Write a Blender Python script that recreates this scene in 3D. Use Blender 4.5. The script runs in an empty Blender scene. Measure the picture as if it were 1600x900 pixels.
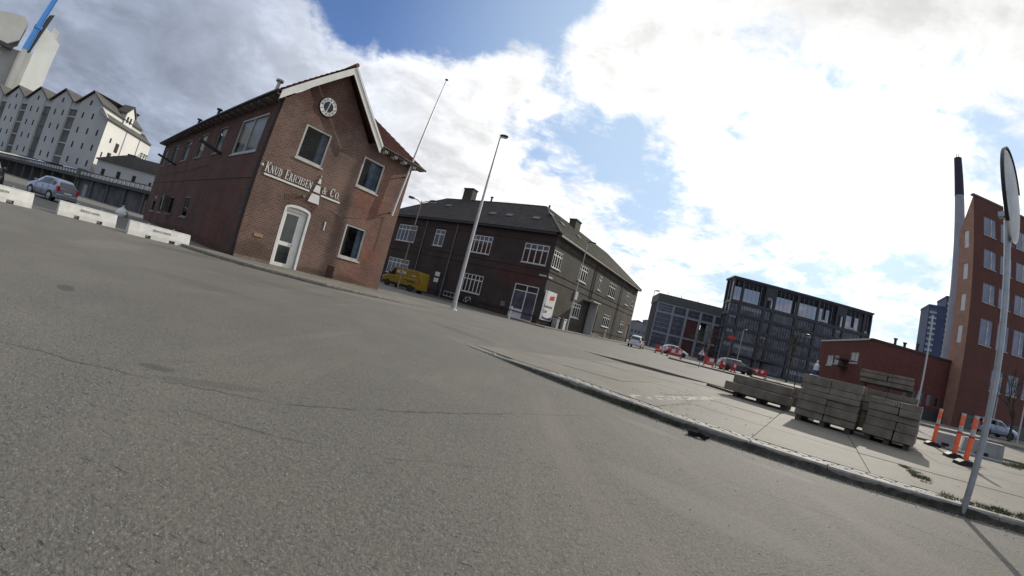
import bpy, math, random
from mathutils import Matrix, Vector
R = math.radians
rnd = random.Random(7)
S = bpy.context.scene
COL = S.collection

# ---------------------------------------------------------------- camera (wide action-camera lens, rolled)
cam_d = bpy.data.cameras.new('camera')
cam = bpy.data.objects.new('camera', cam_d); COL.objects.link(cam); S.camera = cam
S.render.engine = 'CYCLES'
cam_d.type = 'PANO'
cam_d.clip_start = 0.05; cam_d.clip_end = 5000
cam_d.sensor_width = 36.0; cam_d.sensor_height = 20.25; cam_d.sensor_fit = 'HORIZONTAL'
cy = cam_d
cy.panorama_type = 'FISHEYE_LENS_POLYNOMIAL'
cy.fisheye_fov = R(179)
PX = 36.0/1600.0
cy.fisheye_polynomial_k0 = 0.0
cy.fisheye_polynomial_k1 = -1.6825355514532998e-3/PX
cy.fisheye_polynomial_k2 = 0.0
cy.fisheye_polynomial_k3 = 0.3146932167739913e-9/PX**3
cy.fisheye_polynomial_k4 = 0.0
ro, pi_ = 0.25165337242742225, 0.050942861889084624
u = Vector((math.sin(ro)*math.cos(pi_), math.cos(ro)*math.cos(pi_), -math.sin(pi_))).normalized()
f = Vector((0, 0, -1)); Yv = (f-u*f.dot(u)).normalized(); Xv = Yv.cross(u)
CM = Matrix((Xv, Yv, u)).to_4x4(); CM.translation = (0, 0, 1.0)
cam.matrix_world = CM

# ---------------------------------------------------------------- light
SUN_AZ, SUN_EL = 48.0, 27.3
sun_d = bpy.data.lights.new('sun', 'SUN'); sun_d.energy = 4.2; sun_d.angle = R(0.6); sun_d.color = (1.0, 0.93, 0.82)
sun = bpy.data.objects.new('sun', sun_d); COL.objects.link(sun)
sdir = Vector((math.sin(R(SUN_AZ))*math.cos(R(SUN_EL)), math.cos(R(SUN_AZ))*math.cos(R(SUN_EL)), math.sin(R(SUN_EL))))
sun.rotation_euler = sdir.to_track_quat('Z', 'Y').to_euler(); sun.location = sdir*60
S.view_settings.view_transform = 'Standard'; S.view_settings.look = 'None'
S.view_settings.exposure = -0.12; S.view_settings.gamma = 1.0
S.cycles.use_denoising = True
S.cycles.max_bounces = 6

def adir(az, el): return (math.sin(R(az))*math.cos(R(el)), math.cos(R(az))*math.cos(R(el)), math.sin(R(el)))

class NT:
    """small node-tree helper"""
    def __init__(s, nt): s.nt = nt; s.n = nt.nodes; s.l = nt.links
    def add(s, typ, **kw):
        nd = s.n.new(typ)
        for k, v in kw.items(): setattr(nd, k, v)
        return nd
    def put(s, sock, v):
        if v is None: return
        if hasattr(v, 'is_linked') or hasattr(v, 'links'): s.l.new(v, sock)
        else: sock.default_value = v
    def m(s, op, a, b=None, c=None, clamp=False):
        nd = s.add('ShaderNodeMath', operation=op, use_clamp=clamp)
        for i, v in enumerate((a, b, c)): s.put(nd.inputs[i], v)
        return nd.outputs[0]
    def vm(s, op, a, b=None, out=0):
        nd = s.add('ShaderNodeVectorMath', operation=op)
        s.put(nd.inputs[0], a); s.put(nd.inputs[1], b)
        return nd.outputs[out]
    def noise(s, vec, scale, detail=4, rough=.55, dist=0., out=0):
        nd = s.add('ShaderNodeTexNoise'); s.put(nd.inputs['Vector'], vec)
        nd.inputs['Scale'].default_value = scale; nd.inputs['Detail'].default_value = detail
        nd.inputs['Roughness'].default_value = rough; nd.inputs['Distortion'].default_value = dist
        return nd.outputs[out]
    def ramp(s, fac, a, b, lo=0., hi=1.):
        nd = s.add('ShaderNodeMapRange', interpolation_type='SMOOTHSTEP')
        s.put(nd.inputs[0], fac); nd.inputs[1].default_value = a; nd.inputs[2].default_value = b
        nd.inputs[3].default_value = lo; nd.inputs[4].default_value = hi
        return nd.outputs[0]
    def mix(s, fac, a, b, mode='MIX'):
        nd = s.add('ShaderNodeMix', data_type='RGBA', blend_type=mode)
        s.put(nd.inputs[0], fac); s.put(nd.inputs[6], a); s.put(nd.inputs[7], b)
        return nd.outputs[2]
def c4(c): return (c[0], c[1], c[2], 1.0)

# ---------------------------------------------------------------- sky
W = bpy.data.worlds.new('World'); S.world = W; W.use_nodes = True
T = NT(W.node_tree); T.n.clear()
out = T.add('ShaderNodeOutputWorld'); bg = T.add('ShaderNodeBackground')
T.l.new(bg.outputs[0], out.inputs[0]); bg.inputs[1].default_value = 0.1
sky = T.add('ShaderNodeTexSky', sky_type='NISHITA'); sky.sun_disc = False
sky.sun_elevation = R(SUN_EL); sky.sun_rotation = R(SUN_AZ); sky.air_density = 1.2; sky.dust_density = 1.0; sky.ozone_density = 2.5
tc = T.add('ShaderNodeTexCoord'); G = T.vm('NORMALIZE', tc.outputs['Generated'])
sep = T.add('ShaderNodeSeparateXYZ'); T.l.new(G, sep.inputs[0])
zz = T.m('MAXIMUM', sep.outputs[2], 0.0)
den = T.m('ADD', zz, 0.22)
comb = T.add('ShaderNodeCombineXYZ'); T.l.new(T.m('DIVIDE', sep.outputs[0], den), comb.inputs[0]); T.l.new(T.m('DIVIDE', sep.outputs[1], den), comb.inputs[1])
P2 = comb.outputs[0]
n1 = T.noise(P2, 1.7, 9, .58, .25); n2 = T.noise(P2, 5.5, 7, .6, .4); n3 = T.noise(P2, 0.9, 4, .5, .1)
def blob(az, el, rad, w):
    d = T.vm('DOT_PRODUCT', G, adir(az, el), out=1)
    return T.m('MULTIPLY', T.ramp(d, math.cos(R(rad)), 1.0), w)
n4 = T.noise(P2, 13., 6, .65, .5)
field = T.m('ADD', T.m('MULTIPLY', T.m('SUBTRACT', n1, .5), 2.1), T.m('MULTIPLY', T.m('SUBTRACT', n2, .5), 1.6))
field = T.m('ADD', field, T.m('MULTIPLY', T.m('SUBTRACT', n4, .5), .8))
acc = T.m('ADD', field, 0.50)
for az, el, rad, w in [(-35, 37, 11, -.75), (-24, 38, 11, -.75), (-13, 42, 10, -.55), (-4, 43, 9, -.40), (-44, 33, 8, -.30), (-30, 52, 18, -.6), (-8, 54, 18, -.5),
                       (0, 29, 9, -.28), (7, 26, 10, -.36), (15, 24, 10, -.38), (21, 20, 9, -.30), (2, 20, 8, -.18),
                       (17, 13, 8, -.20), (30, 13, 11, -.32), (40, 14, 10, -.32), (50, 11, 11, -.36), (56, 16, 8, -.2), (66, 30, 6, -.35), (68, 26, 6, -.25), (45.5, 38.5, 2.6, -.5), (51, 37, 2.5, -.3),
                       (14, 40, 14, .2), (-56, 24, 24, .45), (-22, 22, 16, .3), (45, 27, 15, .35), (-2, 12, 9, .15)]:
    acc = T.m('ADD', acc, blob(az, el, rad, w))
cov = T.ramp(acc, -0.20, 0.50)
thick = T.ramp(acc, 0.2, 1.2)
sd = T.vm('DOT_PRODUCT', G, tuple(sdir), out=1)
pos = T.m('MAXIMUM', sd, 0.0)
glow1 = T.m('POWER', pos, 5.0); glow2 = T.m('POWER', pos, 60.0)
g0 = T.ramp(sd, -0.25, 0.72, 0.0, 1.0)
lum = T.m('ADD', T.m('ADD', T.m('MULTIPLY', g0, 4.9), 6.6), T.m('ADD', T.m('MULTIPLY', glow1, 3.0), T.m('MULTIPLY', glow2, 9.0)))
shade = T.ramp(T.noise(P2, 2.5, 8, .60, .4), .28, .70, .76, 1.13)
lum = T.m('MULTIPLY', lum, shade)
lum = T.m('MULTIPLY', lum, T.ramp(thick, 0, 1, 1.08, .86))
dark = T.m('ADD', blob(-62, 12, 26, .22), T.m('MULTIPLY', blob(66, 48, 26, .30), T.ramp(n3, .35, .6, .5, 1.1)))
lum = T.m('MULTIPLY', lum, T.m('SUBTRACT', 1.0, dark))
cl = T.mix(T.ramp(sd, -.2, .75), (0.78, 0.90, 1.16, 1), (1.0, .995, .985, 1))
vm = T.add('ShaderNodeVectorMath', operation='SCALE'); T.l.new(cl, vm.inputs[0]); T.l.new(lum, vm.inputs[3])
vs = T.add('ShaderNodeVectorMath', operation='SCALE'); T.l.new(sky.outputs[0], vs.inputs[0]); vs.inputs[3].default_value = 1.30
skyc = T.mix(1.0, vs.outputs[0], (0.66, .84, 1.22, 1), 'MULTIPLY')
skyc = T.mix(T.ramp(sd, .30, .93, .05, .82), skyc, (6.6, 8.4, 10.2, 1))
fin = T.mix(cov, skyc, vm.outputs[0])
T.l.new(fin, bg.inputs[0])

# ---------------------------------------------------------------- materials
MATS = {}
def mat(name, col, rough=.7, metal=0., var=.12, vscale=3., bump=0., bscale=60., spec=.4, detail=4, coat=0., dirt=0., dirtcol=(.05, .045, .04), emit=None, alpha=None):
    if name in MATS: return MATS[name]
    m = bpy.data.materials.new(name); m.use_nodes = True
    t = NT(m.node_tree); b = t.n['Principled BSDF']
    tcn = t.add('ShaderNodeTexCoord'); V = tcn.outputs['Object']
    n = t.noise(V, vscale, detail)
    k = t.ramp(n, .25, .75, 1-var, 1+var)
    sc = t.add('ShaderNodeVectorMath', operation='SCALE'); sc.inputs[0].default_value = col; t.l.new(k, sc.inputs[3])
    colr = sc.outputs[0]
    if dirt:
        dn = t.noise(V, vscale*.6, 6, .7, .5)
        colr = t.mix(t.ramp(dn, .5, .8, 0, dirt), colr, c4(dirtcol))
    t.l.new(colr, b.inputs['Base Color'])
    b.inputs['Roughness'].default_value = rough; b.inputs['Metallic'].default_value = metal
    b.inputs['Specular IOR Level'].default_value = spec; b.inputs['Coat Weight'].default_value = coat
    if bump:
        bn = t.add('ShaderNodeBump'); bn.inputs['Strength'].default_value = bump; bn.inputs['Distance'].default_value = .02
        t.l.new(t.noise(V, bscale, 4, .6), bn.inputs['Height']); t.l.new(bn.outputs[0], b.inputs['Normal'])
    if emit:
        b.inputs['Emission Color'].default_value = c4(emit); b.inputs['Emission Strength'].default_value = 1
    MATS[name] = m
    return m

def brick_mat(name, c1, c2, mortar, bw=.26, bh=.092, msize=.014, var=.25, bump=.5, patch=None, axis='XZ', scalev=1., rough=.85):
    m = bpy.data.materials.new(name); m.use_nodes = True
    t = NT(m.node_tree); b = t.n['Principled BSDF']
    tcn = t.add('ShaderNodeTexCoord'); sp = t.add('ShaderNodeSeparateXYZ'); t.l.new(tcn.outputs['Object'], sp.inputs[0])
    cb = t.add('ShaderNodeCombineXYZ')
    t.l.new(sp.outputs[0 if axis[0] == 'X' else 1], cb.inputs[0]); t.l.new(sp.outputs[2], cb.inputs[1])
    V = cb.outputs[0]
    br = t.add('ShaderNodeTexBrick'); t.l.new(V, br.inputs['Vector'])
    br.inputs['Color1'].default_value = c4(c1); br.inputs['Color2'].default_value = c4(c2); br.inputs['Mortar'].default_value = c4(mortar)
    br.inputs['Scale'].default_value = 1; br.inputs['Mortar Size'].default_value = msize; br.inputs['Brick Width'].default_value = bw
    br.inputs['Row Height'].default_value = bh; br.inputs['Mortar Smooth'].default_value = .2; br.inputs['Bias'].default_value = -.1
    n = t.noise(tcn.outputs['Object'], .55, 7, .62)
    k = t.ramp(n, .28, .72, 1-var, 1+var)
    sc = t.add('ShaderNodeVectorMath', operation='SCALE'); t.l.new(br.outputs[0], sc.inputs[0]); t.l.new(k, sc.inputs[3])
    colr = sc.outputs[0]
    st = t.noise(V, 14, 3); 
    colr = t.mix(t.ramp(st, .35, .7, 0, .25), colr, c4([x*.45 for x in c1]))
    if patch:
        for (x0, z0, rx, rz, pc, w) in patch:
            dx = t.m('DIVIDE', t.m('SUBTRACT', sp.outputs[0], x0), rx); dz = t.m('DIVIDE', t.m('SUBTRACT', sp.outputs[2], z0), rz)
            dd = t.m('ADD', t.m('MULTIPLY', dx, dx), t.m('MULTIPLY', dz, dz))
            dd = t.m('ADD', dd, t.m('MULTIPLY', t.m('SUBTRACT', t.noise(V, 1.6, 6, .65), .5), 1.6))
            colr = t.mix(t.ramp(dd, .5, 1.15, w, 0), colr, c4(pc), 'MULTIPLY')
    t.l.new(colr, b.inputs['Base Color']); b.inputs['Roughness'].default_value = rough; b.inputs['Specular IOR Level'].default_value = .25
    bn = t.add('ShaderNodeBump'); bn.inputs['Strength'].default_value = bump; bn.inputs['Distance'].default_value = .012
    hh = t.m('SUBTRACT', t.m('MULTIPLY', t.noise(tcn.outputs['Object'], 40, 3), .4), br.outputs[1])
    t.l.new(hh, bn.inputs['Height']); t.l.new(bn.outputs[0], b.inputs['Normal'])
    MATS[name] = m
    return m

def glass_mat(name, col=(.02, .025, .03), rough=.06, tint=None, var=.5):
    m = bpy.data.materials.new(name); m.use_nodes = True
    t = NT(m.node_tree); b = t.n['Principled BSDF']
    tcn = t.add('ShaderNodeTexCoord'); n = t.noise(tcn.outputs['Object'], .9, 3, .5, .3)
    sc = t.add('ShaderNodeVectorMath', operation='SCALE'); sc.inputs[0].default_value = col; t.l.new(t.ramp(n, .3, .7, 1-var, 1+var), sc.inputs[3])
    t.l.new(sc.outputs[0], b.inputs['Base Color']); b.inputs['Roughness'].default_value = rough
    b.inputs['Specular IOR Level'].default_value = .7
    bn = t.add('ShaderNodeBump'); bn.inputs['Strength'].default_value = .05; bn.inputs['Distance'].default_value = .05
    t.l.new(t.noise(tcn.outputs['Object'], 1.3, 2), bn.inputs['Height']); t.l.new(bn.outputs[0], b.inputs['Normal'])
    MATS[name] = m
    return m

def clear_glass():
    m = bpy.data.materials.new('clear_glass'); m.use_nodes = True
    t = NT(m.node_tree); t.n.clear()
    o = t.add('ShaderNodeOutputMaterial'); a = t.add('ShaderNodeBsdfTransparent'); g = t.add('ShaderNodeBsdfGlossy'); mx = t.add('ShaderNodeMixShader')
    a.inputs[0].default_value = (.72, .78, .80, 1); g.inputs['Roughness'].default_value = .04
    fr = t.add('ShaderNodeFresnel'); fr.inputs[0].default_value = 1.33
    t.l.new(fr.outputs[0], mx.inputs[0]); t.l.new(a.outputs[0], mx.inputs[1]); t.l.new(g.outputs[0], mx.inputs[2]); t.l.new(mx.outputs[0], o.inputs[0])
    MATS['clear_glass'] = m
    return m

def ground_mat():
    m = bpy.data.materials.new('asphalt'); m.use_nodes = True
    t = NT(m.node_tree); b = t.n['Principled BSDF']
    tcn = t.add('ShaderNodeTexCoord'); V = tcn.outputs['Object']
    sp = t.add('ShaderNodeSeparateXYZ'); t.l.new(V, sp.inputs[0])
    big = t.noise(V, .16, 5, .6, .5); mid = t.noise(V, 1.1, 6, .65, .3); agg = t.noise(V, 62, 3, .7); fine = t.noise(V, 190, 2, .7)
    vor = t.add('ShaderNodeTexVoronoi'); t.l.new(V, vor.inputs['Vector']); vor.inputs['Scale'].default_value = 95
    base = t.mix(t.ramp(big, .35, .65), (.112, .103, .081, 1), (.155, .143, .113, 1))
    base = t.mix(t.ramp(mid, .32, .72, 0, .5), base, (.094, .087, .076, 1))
    pat = t.noise(V, .42, 4, .55, .8)
    base = t.mix(t.ramp(pat, .56, .60, 0, .22), base, (.085, .080, .072, 1))
    gm = t.noise(V, 21, 4, .75); gm2 = t.noise(V, 48, 3, .75)
    base = t.mix(t.ramp(gm, .50, .66, 0, .55), base, (.060, .056, .050, 1)); base = t.mix(t.ramp(gm, .30, .46, .5, 0), base, (.20, .187, .158, 1))
    base = t.mix(t.ramp(gm2, .54, .66, 0, .6), base, (.045, .042, .038, 1)); base = t.mix(t.ramp(gm2, .34, .42, .65, 0), base, (.27, .25, .215, 1))
    base = t.mix(t.ramp(agg, .42, .62, 0, .55), base, (.16, .152, .135, 1))
    base = t.mix(t.ramp(fine, .55, .68, 0, .5), base, (.05, .048, .045, 1))
    sepv = t.add('ShaderNodeSeparateXYZ'); t.l.new(vor.outputs['Color'], sepv.inputs[0])
    base = t.mix(t.m('MULTIPLY', t.ramp(sepv.outputs[0], .90, .94, 0, .6), t.ramp(vor.outputs['Distance'], .38, .25)), base, (.30, .28, .24, 1))
    # short scratches and chips lying along the traffic direction
    mp = t.add('ShaderNodeMapping'); t.l.new(V, mp.inputs[0]); mp.inputs['Rotation'].default_value = (0, 0, R(62)); mp.inputs['Scale'].default_value = (1.6, 9, 1)
    scr = t.noise(mp.outputs[0], 6.5, 3, .6)
    base = t.mix(t.m('MULTIPLY', t.ramp(scr, .63, .67, 0, .85), t.ramp(mid, .35, .55, .25, 1)), base, (.035, .033, .032, 1))
    # reddish-brown dust streaks
    mp2 = t.add('ShaderNodeMapping'); t.l.new(V, mp2.inputs[0]); mp2.inputs['Rotation'].default_value = (0, 0, R(-48)); mp2.inputs['Scale'].default_value = (3., .45, 1)
    du = t.noise(mp2.outputs[0], .55, 5, .6)
    base = t.mix(t.ramp(du, .5, .72, 0, .5), base, (.175, .15, .122, 1))
    wob = t.noise(V, 3.2, 5, .7); wob2 = t.noise(V, 11, 4, .7)
    def seg(ax, ay, bx, by, w, dark, amp=.10):
        nonlocal base
        L = math.hypot(bx-ax, by-ay); dx, dy = (bx-ax)/L, (by-ay)/L
        X = t.m('SUBTRACT', sp.outputs[0], ax); Y = t.m('SUBTRACT', sp.outputs[1], ay)
        s_ = t.m('ADD', t.m('MULTIPLY', X, dx), t.m('MULTIPLY', Y, dy))
        d_ = t.m('SUBTRACT', t.m('MULTIPLY', X, dy), t.m('MULTIPLY', Y, dx))
        d_ = t.m('ADD', d_, t.m('MULTIPLY', t.m('SUBTRACT', wob, .5), amp)); d_ = t.m('ADD', d_, t.m('MULTIPLY', t.m('SUBTRACT', wob2, .5), amp*.35))
        k = t.ramp(t.m('ABSOLUTE', d_), w*.35, w, 1, 0)
        k = t.m('MULTIPLY', k, t.m('MULTIPLY', t.ramp(s_, -.02, .12), t.ramp(s_, L, L-.2)))
        k = t.m('MULTIPLY', k, t.ramp(wob2, .25, .55, .35, 1))
        base = t.mix(t.m('MULTIPLY', k, dark), base, (.03, .028, .027, 1))
        return k
    cr = [(-2.9, 1.25, -1.98, 1.83), (-1.98, 1.83, -1.3, 2.24), (-1.3, 2.24, -.8, 2.68), (-.8, 2.68, .4, 3.72), (.4, 3.72, 1.4, 4.4), (-1.6, 1.66, -.75, 1.9), (-.5, 2.0, .25, 2.3)]
    dk = [.75, .75, .9, .9, .5, .5, .3]
    for q, k in zip(cr, dk): seg(*q, .015, min(1., k*.85), .13)
    seg(-9.5, 7.2, -6.5, 9.4, .05, .3, .4); seg(3.6, 2.2, 4.2, 1.2, .03, .4, .3)
    def spot(x0, y0, rx, ry, rot, colr, w):
        nonlocal base
        X = t.m('SUBTRACT', sp.outputs[0], x0); Y = t.m('SUBTRACT', sp.outputs[1], y0); c, s = math.cos(R(rot)), math.sin(R(rot))
        a = t.m('DIVIDE', t.m('ADD', t.m('MULTIPLY', X, c), t.m('MULTIPLY', Y, s)), rx); e = t.m('DIVIDE', t.m('SUBTRACT', t.m('MULTIPLY', Y, c), t.m('MULTIPLY', X, s)), ry)
        dd = t.m('ADD', t.m('MULTIPLY', a, a), t.m('MULTIPLY', e, e)); dd = t.m('ADD', dd, t.m('MULTIPLY', t.m('SUBTRACT', wob, .5), .8))
        base = t.mix(t.ramp(dd, .55, 1.1, w, 0), base, c4(colr))
    spot(-4.4, 2.56, .17, .10, -30, (.05, .047, .043), .6)
    spot(-2.15, 1.98, .14, .06, 30, (.045, .042, .04), .5); spot(-1.75, 2.1, .4, .07, 42, (.06, .057, .053), .35)
    spot(2.0, 4.3, .5, .12, -45, (.2, .19, .165), .35); spot(3.2, 3.3, .5, .1, -45, (.2, .19, .165), .3)
    spot(-4.6, 14.4, 2.4, .7, 50, (.22, .205, .18), .35); spot(-10.5, 9.9, .7, 1.5, -30, (.05, .047, .045), .5)
    spot(-.6, 8.3, .8, .3, -45, (.19, .17, .145), .4)
    spot(-1.2, 10.6, 1.6, .35, -40, (.07, .066, .058), .45); spot(-6.0, 9.0, 2.2, .6, 35, (.085, .08, .07), .4); spot(2.6, 24, 4.5, .8, -35, (.085, .08, .07), .45)
    spot(-9, 6.2, 1.8, .5, -60, (.19, .177, .15), .35); spot(-5.2, 5.4, 1.3, .4, 20, (.085, .079, .07), .35); spot(1.6, 2.2, .9, .25, -50, (.17, .16, .14), .35)
    seg(-4.8, 16.2, 1.0, 20.4, .05, .35, .3); seg(-7.5, 6.0, -3.6, 9.8, .025, .5, .25); seg(-3.6, 9.8, -1.0, 10.9, .025, .5, .25); seg(1.9, 3.1, 3.0, 2.1, .012, .5, .12)
    # lighter surface with dark streaks farther out
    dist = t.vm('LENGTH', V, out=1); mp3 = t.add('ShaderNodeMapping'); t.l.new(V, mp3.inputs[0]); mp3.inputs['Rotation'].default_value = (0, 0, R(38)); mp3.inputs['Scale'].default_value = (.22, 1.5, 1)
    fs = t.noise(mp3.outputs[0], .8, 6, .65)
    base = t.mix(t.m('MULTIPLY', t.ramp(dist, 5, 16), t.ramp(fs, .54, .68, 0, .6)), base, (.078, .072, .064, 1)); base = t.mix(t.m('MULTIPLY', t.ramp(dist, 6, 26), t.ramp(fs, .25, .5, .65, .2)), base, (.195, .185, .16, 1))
    t.l.new(base, b.inputs['Base Color']); b.inputs['Roughness'].default_value = .82; b.inputs['Specular IOR Level'].default_value = .35
    bn = t.add('ShaderNodeBump'); bn.inputs['Strength'].default_value = .8; bn.inputs['Distance'].default_value = .008
    hsum = t.m('ADD', t.m('ADD', t.m('MULTIPLY', gm2, 1.6), t.m('MULTIPLY', fine, .4)), t.m('MULTIPLY', mid, 2.5))
    t.l.new(hsum, bn.inputs['Height']); t.l.new(bn.outputs[0], b.inputs['Normal'])
    return m

def pave_mat(name):
    m = bpy.data.materials.new(name); m.use_nodes = True
    t = NT(m.node_tree); b = t.n['Principled BSDF']; tcn = t.add('ShaderNodeTexCoord'); V = tcn.outputs['Object']
    a = t.noise(V, .9, 6, .65, .4); g1 = t.noise(V, 34, 4, .75); g2 = t.noise(V, 80, 3, .75); st = t.noise(V, 2.6, 7, .7, 1.0)
    base = t.mix(t.ramp(a, .3, .7), (.140, .127, .099, 1), (.180, .166, .133, 1))
    base = t.mix(t.ramp(g1, .5, .64, 0, .5), base, (.13, .12, .10, 1)); base = t.mix(t.ramp(g2, .33, .45, .5, 0), base, (.27, .255, .215, 1))
    base = t.mix(t.ramp(st, .58, .72, 0, .45), base, (.115, .105, .08, 1)); base = t.mix(t.ramp(st, .26, .40, .3, 0), base, (.225, .21, .175, 1))
    mp = t.add('ShaderNodeMapping'); t.l.new(V, mp.inputs[0]); mp.inputs['Scale'].default_value = (.5, 2.6, 1)
    base = t.mix(t.ramp(t.noise(mp.outputs[0], 1.2, 6, .7), .55, .75, 0, .4), base, (.14, .125, .095, 1))
    t.l.new(base, b.inputs['Base Color']); b.inputs['Roughness'].default_value = .8; b.inputs['Specular IOR Level'].default_value = .35
    bn = t.add('ShaderNodeBump'); bn.inputs['Strength'].default_value = .8; bn.inputs['Distance'].default_value = .005
    t.l.new(t.m('ADD', g1, g2), bn.inputs['Height']); t.l.new(bn.outputs[0], b.inputs['Normal'])
    return m
M_asph = ground_mat()
M_pave = pave_mat('paving_concrete')
M_pave2 = mat('outer_pavement', (.150, .137, .110), .85, var=.2, vscale=.7, bump=.4, bscale=70, dirt=.5, dirtcol=(.13, .118, .095))
M_joint = mat('joint_soil', (.12, .11, .085), .95, var=.3, vscale=9)
M_kerb = mat('granite_kerb', (.21, .195, .165), .75, var=.25, vscale=8, bump=.5, bscale=60, dirt=.4, dirtcol=(.07, .07, .045))
M_sett = mat('granite_sett', (.33, .31, .27), .75, var=.5, vscale=5, bump=.4, bscale=60)
M_grass = mat('dry_grass', (.09, .10, .045), .9, var=.4, vscale=5)
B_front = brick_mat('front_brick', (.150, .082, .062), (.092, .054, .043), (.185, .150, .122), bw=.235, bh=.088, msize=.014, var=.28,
                    patch=[(6.9, 4.2, 1.9, 3.3, (1.15, .92, .84), .6), (6.7, .2, 1.5, 2.6, (1.15, .75, .66), .5), (2.4, 8.6, 2.4, 1.7, (.72, .56, .55), .7), (.9, .2, 1.3, .8, (.62, .64, .62), .7), (4.8, 0, 3, .45, (.5, .52, .48), .7), (6.1, 4.4, 1.1, .9, (1.2, .84, .74), .45)])  # warm patches at the right paint sunlight into the brick colour
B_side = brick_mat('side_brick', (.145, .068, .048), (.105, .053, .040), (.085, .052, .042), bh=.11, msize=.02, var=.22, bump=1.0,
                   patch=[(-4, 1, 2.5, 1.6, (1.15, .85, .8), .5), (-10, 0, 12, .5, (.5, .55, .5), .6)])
B_darkL = brick_mat('dark_brick', (.066, .048, .040), (.050, .038, .033), (.058, .045, .039), bw=.3, bh=.1, var=.2, bump=.5,
                    patch=[(-3.2, 4.2, 3.2, 1.2, (1.5, .85, .8), .7), (-10, .3, 14, .8, (.6, .6, .6), .5)])
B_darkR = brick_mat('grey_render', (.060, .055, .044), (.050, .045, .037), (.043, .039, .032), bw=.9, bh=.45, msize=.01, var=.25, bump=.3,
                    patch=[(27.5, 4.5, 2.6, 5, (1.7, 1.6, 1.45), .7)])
B_low = brick_mat('red_brick', (.14, .042, .033), (.105, .033, .028), (.10, .045, .038), bw=.35, bh=.12, msize=.012, var=.15, bump=.3)
B_tower = brick_mat('tower_brick', (.135, .048, .036), (.105, .040, .032), (.11, .055, .044), bw=.35, bh=.12, msize=.012, var=.12, bump=.3)
M_tile = mat('red_roof_tile', (.14, .055, .036), .8, var=.3, vscale=2.5, bump=.3, bscale=25, dirt=.5)
M_tiledk = mat('dark_roof', (.060, .050, .043), .85, var=.25, vscale=1.2, bump=.3, bscale=30)
M_moss = mat('mossy_roof', (.062, .060, .036), .9, var=.35, vscale=1.1, bump=.3, bscale=30, dirt=.5, dirtcol=(.035, .034, .028))
M_white = mat('white_paint', (.62, .61, .57), .5, var=.07, vscale=2.5, dirt=.25, dirtcol=(.3, .28, .24))
M_frame = mat('window_frame_grey', (.40, .38, .35), .55, var=.1, vscale=3, dirt=.2, dirtcol=(.2, .18, .16))
M_frdark = mat('dark_window_frame', (.16, .13, .115), .55, var=.1)
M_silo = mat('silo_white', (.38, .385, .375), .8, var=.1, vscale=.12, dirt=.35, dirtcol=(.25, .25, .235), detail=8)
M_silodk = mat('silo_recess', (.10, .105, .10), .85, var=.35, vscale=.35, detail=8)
M_roofgrey = mat('grey_roof_felt', (.075, .072, .062), .85, var=.2, vscale=.4)
M_blackm = mat('dark_metal', (.028, .029, .031), .5, var=.25, metal=.2)
M_steel = mat('galvanised_steel', (.33, .34, .35), .42, metal=.75, var=.15, vscale=6)
M_greyp = mat('painted_grey_pole', (.42, .42, .41), .45, metal=.3, var=.1, vscale=3)
M_conc = mat('weathered_concrete', (.175, .148, .112), .9, var=.28, vscale=3.5, bump=.7, bscale=45, dirt=.55, dirtcol=(.09, .082, .062))
M_conc2 = mat('pale_concrete', (.30, .30, .285), .85, var=.15, vscale=3, bump=.4, bscale=40, dirt=.3, dirtcol=(.15, .14, .12))
M_barr = mat('barrier_white', (.52, .52, .49), .75, var=.1, vscale=4, bump=.3, bscale=35, dirt=.35, dirtcol=(.26, .25, .2))
M_wood = mat('old_pallet_wood', (.075, .06, .045), .9, var=.35, vscale=6, bump=.4, bscale=40)
M_black = mat('black_rubber', (.012, .012, .012), .65, var=.2)
M_orange = mat('fluorescent_orange', (.85, .15, .05), .5, var=.12, vscale=9, dirt=.3, dirtcol=(.35, .10, .05))
M_refl = mat('reflective_band', (.42, .41, .39), .35, var=.2, vscale=20)
M_red = mat('barrier_red', (.50, .03, .028), .45, var=.1)
M_yellow = mat('van_yellow', (.25, .175, .018), .3, var=.06, coat=.5)
M_silverp = mat('silver_car_paint', (.27, .31, .37), .3, metal=.45, var=.04, coat=.8)
M_whitep = mat('white_car_paint', (.55, .55, .53), .3, var=.04, coat=.8)
M_darkp = mat('grey_car_paint', (.10, .095, .10), .28, metal=.5, var=.04, coat=1.)
M_bluep = mat('bluegrey_car_paint', (.30, .33, .40), .3, metal=.3, var=.04, coat=.8)
M_carglass = glass_mat('car_glass', (.012, .014, .017), .04)
M_tail = mat('tail_light_red', (.35, .02, .02), .25, var=.05)
M_head = mat('lamp_lens', (.7, .72, .72), .12, var=.05)
M_rim = mat('alloy_rim', (.38, .39, .40), .35, metal=.8, var=.1)
M_glass = glass_mat('window_glass', (.018, .02, .023), .05)
M_glassb = glass_mat('office_glass', (.06, .07, .09), .3, var=.5)
M_glassd = glass_mat('dark_facade_glass', (.055, .055, .065), .3, var=.7)
M_glasst = glass_mat('tower_window_glass', (.10, .12, .19), .15, var=.3)
M_clear = clear_glass()
M_glasstop = M_clear.copy(); M_glasstop.name = 'tinted_see_through_glass'
for nd in M_glasstop.node_tree.nodes:
    if nd.type == 'BSDF_TRANSPARENT': nd.inputs[0].default_value = (.15, .155, .18, 1)
M_curt = mat('curtain', (.26, .30, .36), .9, var=.3, vscale=3, bump=.4, bscale=8)
M_blind = mat('curtain_white', (.42, .42, .40), .9, var=.25, vscale=2)
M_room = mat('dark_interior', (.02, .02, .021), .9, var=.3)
M_crane = mat('crane_blue', (.04, .16, .42), .5, var=.15)
M_greyfr = mat('facade_frame_grey', (.23, .24, .26), .55, var=.12, vscale=1)
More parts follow.
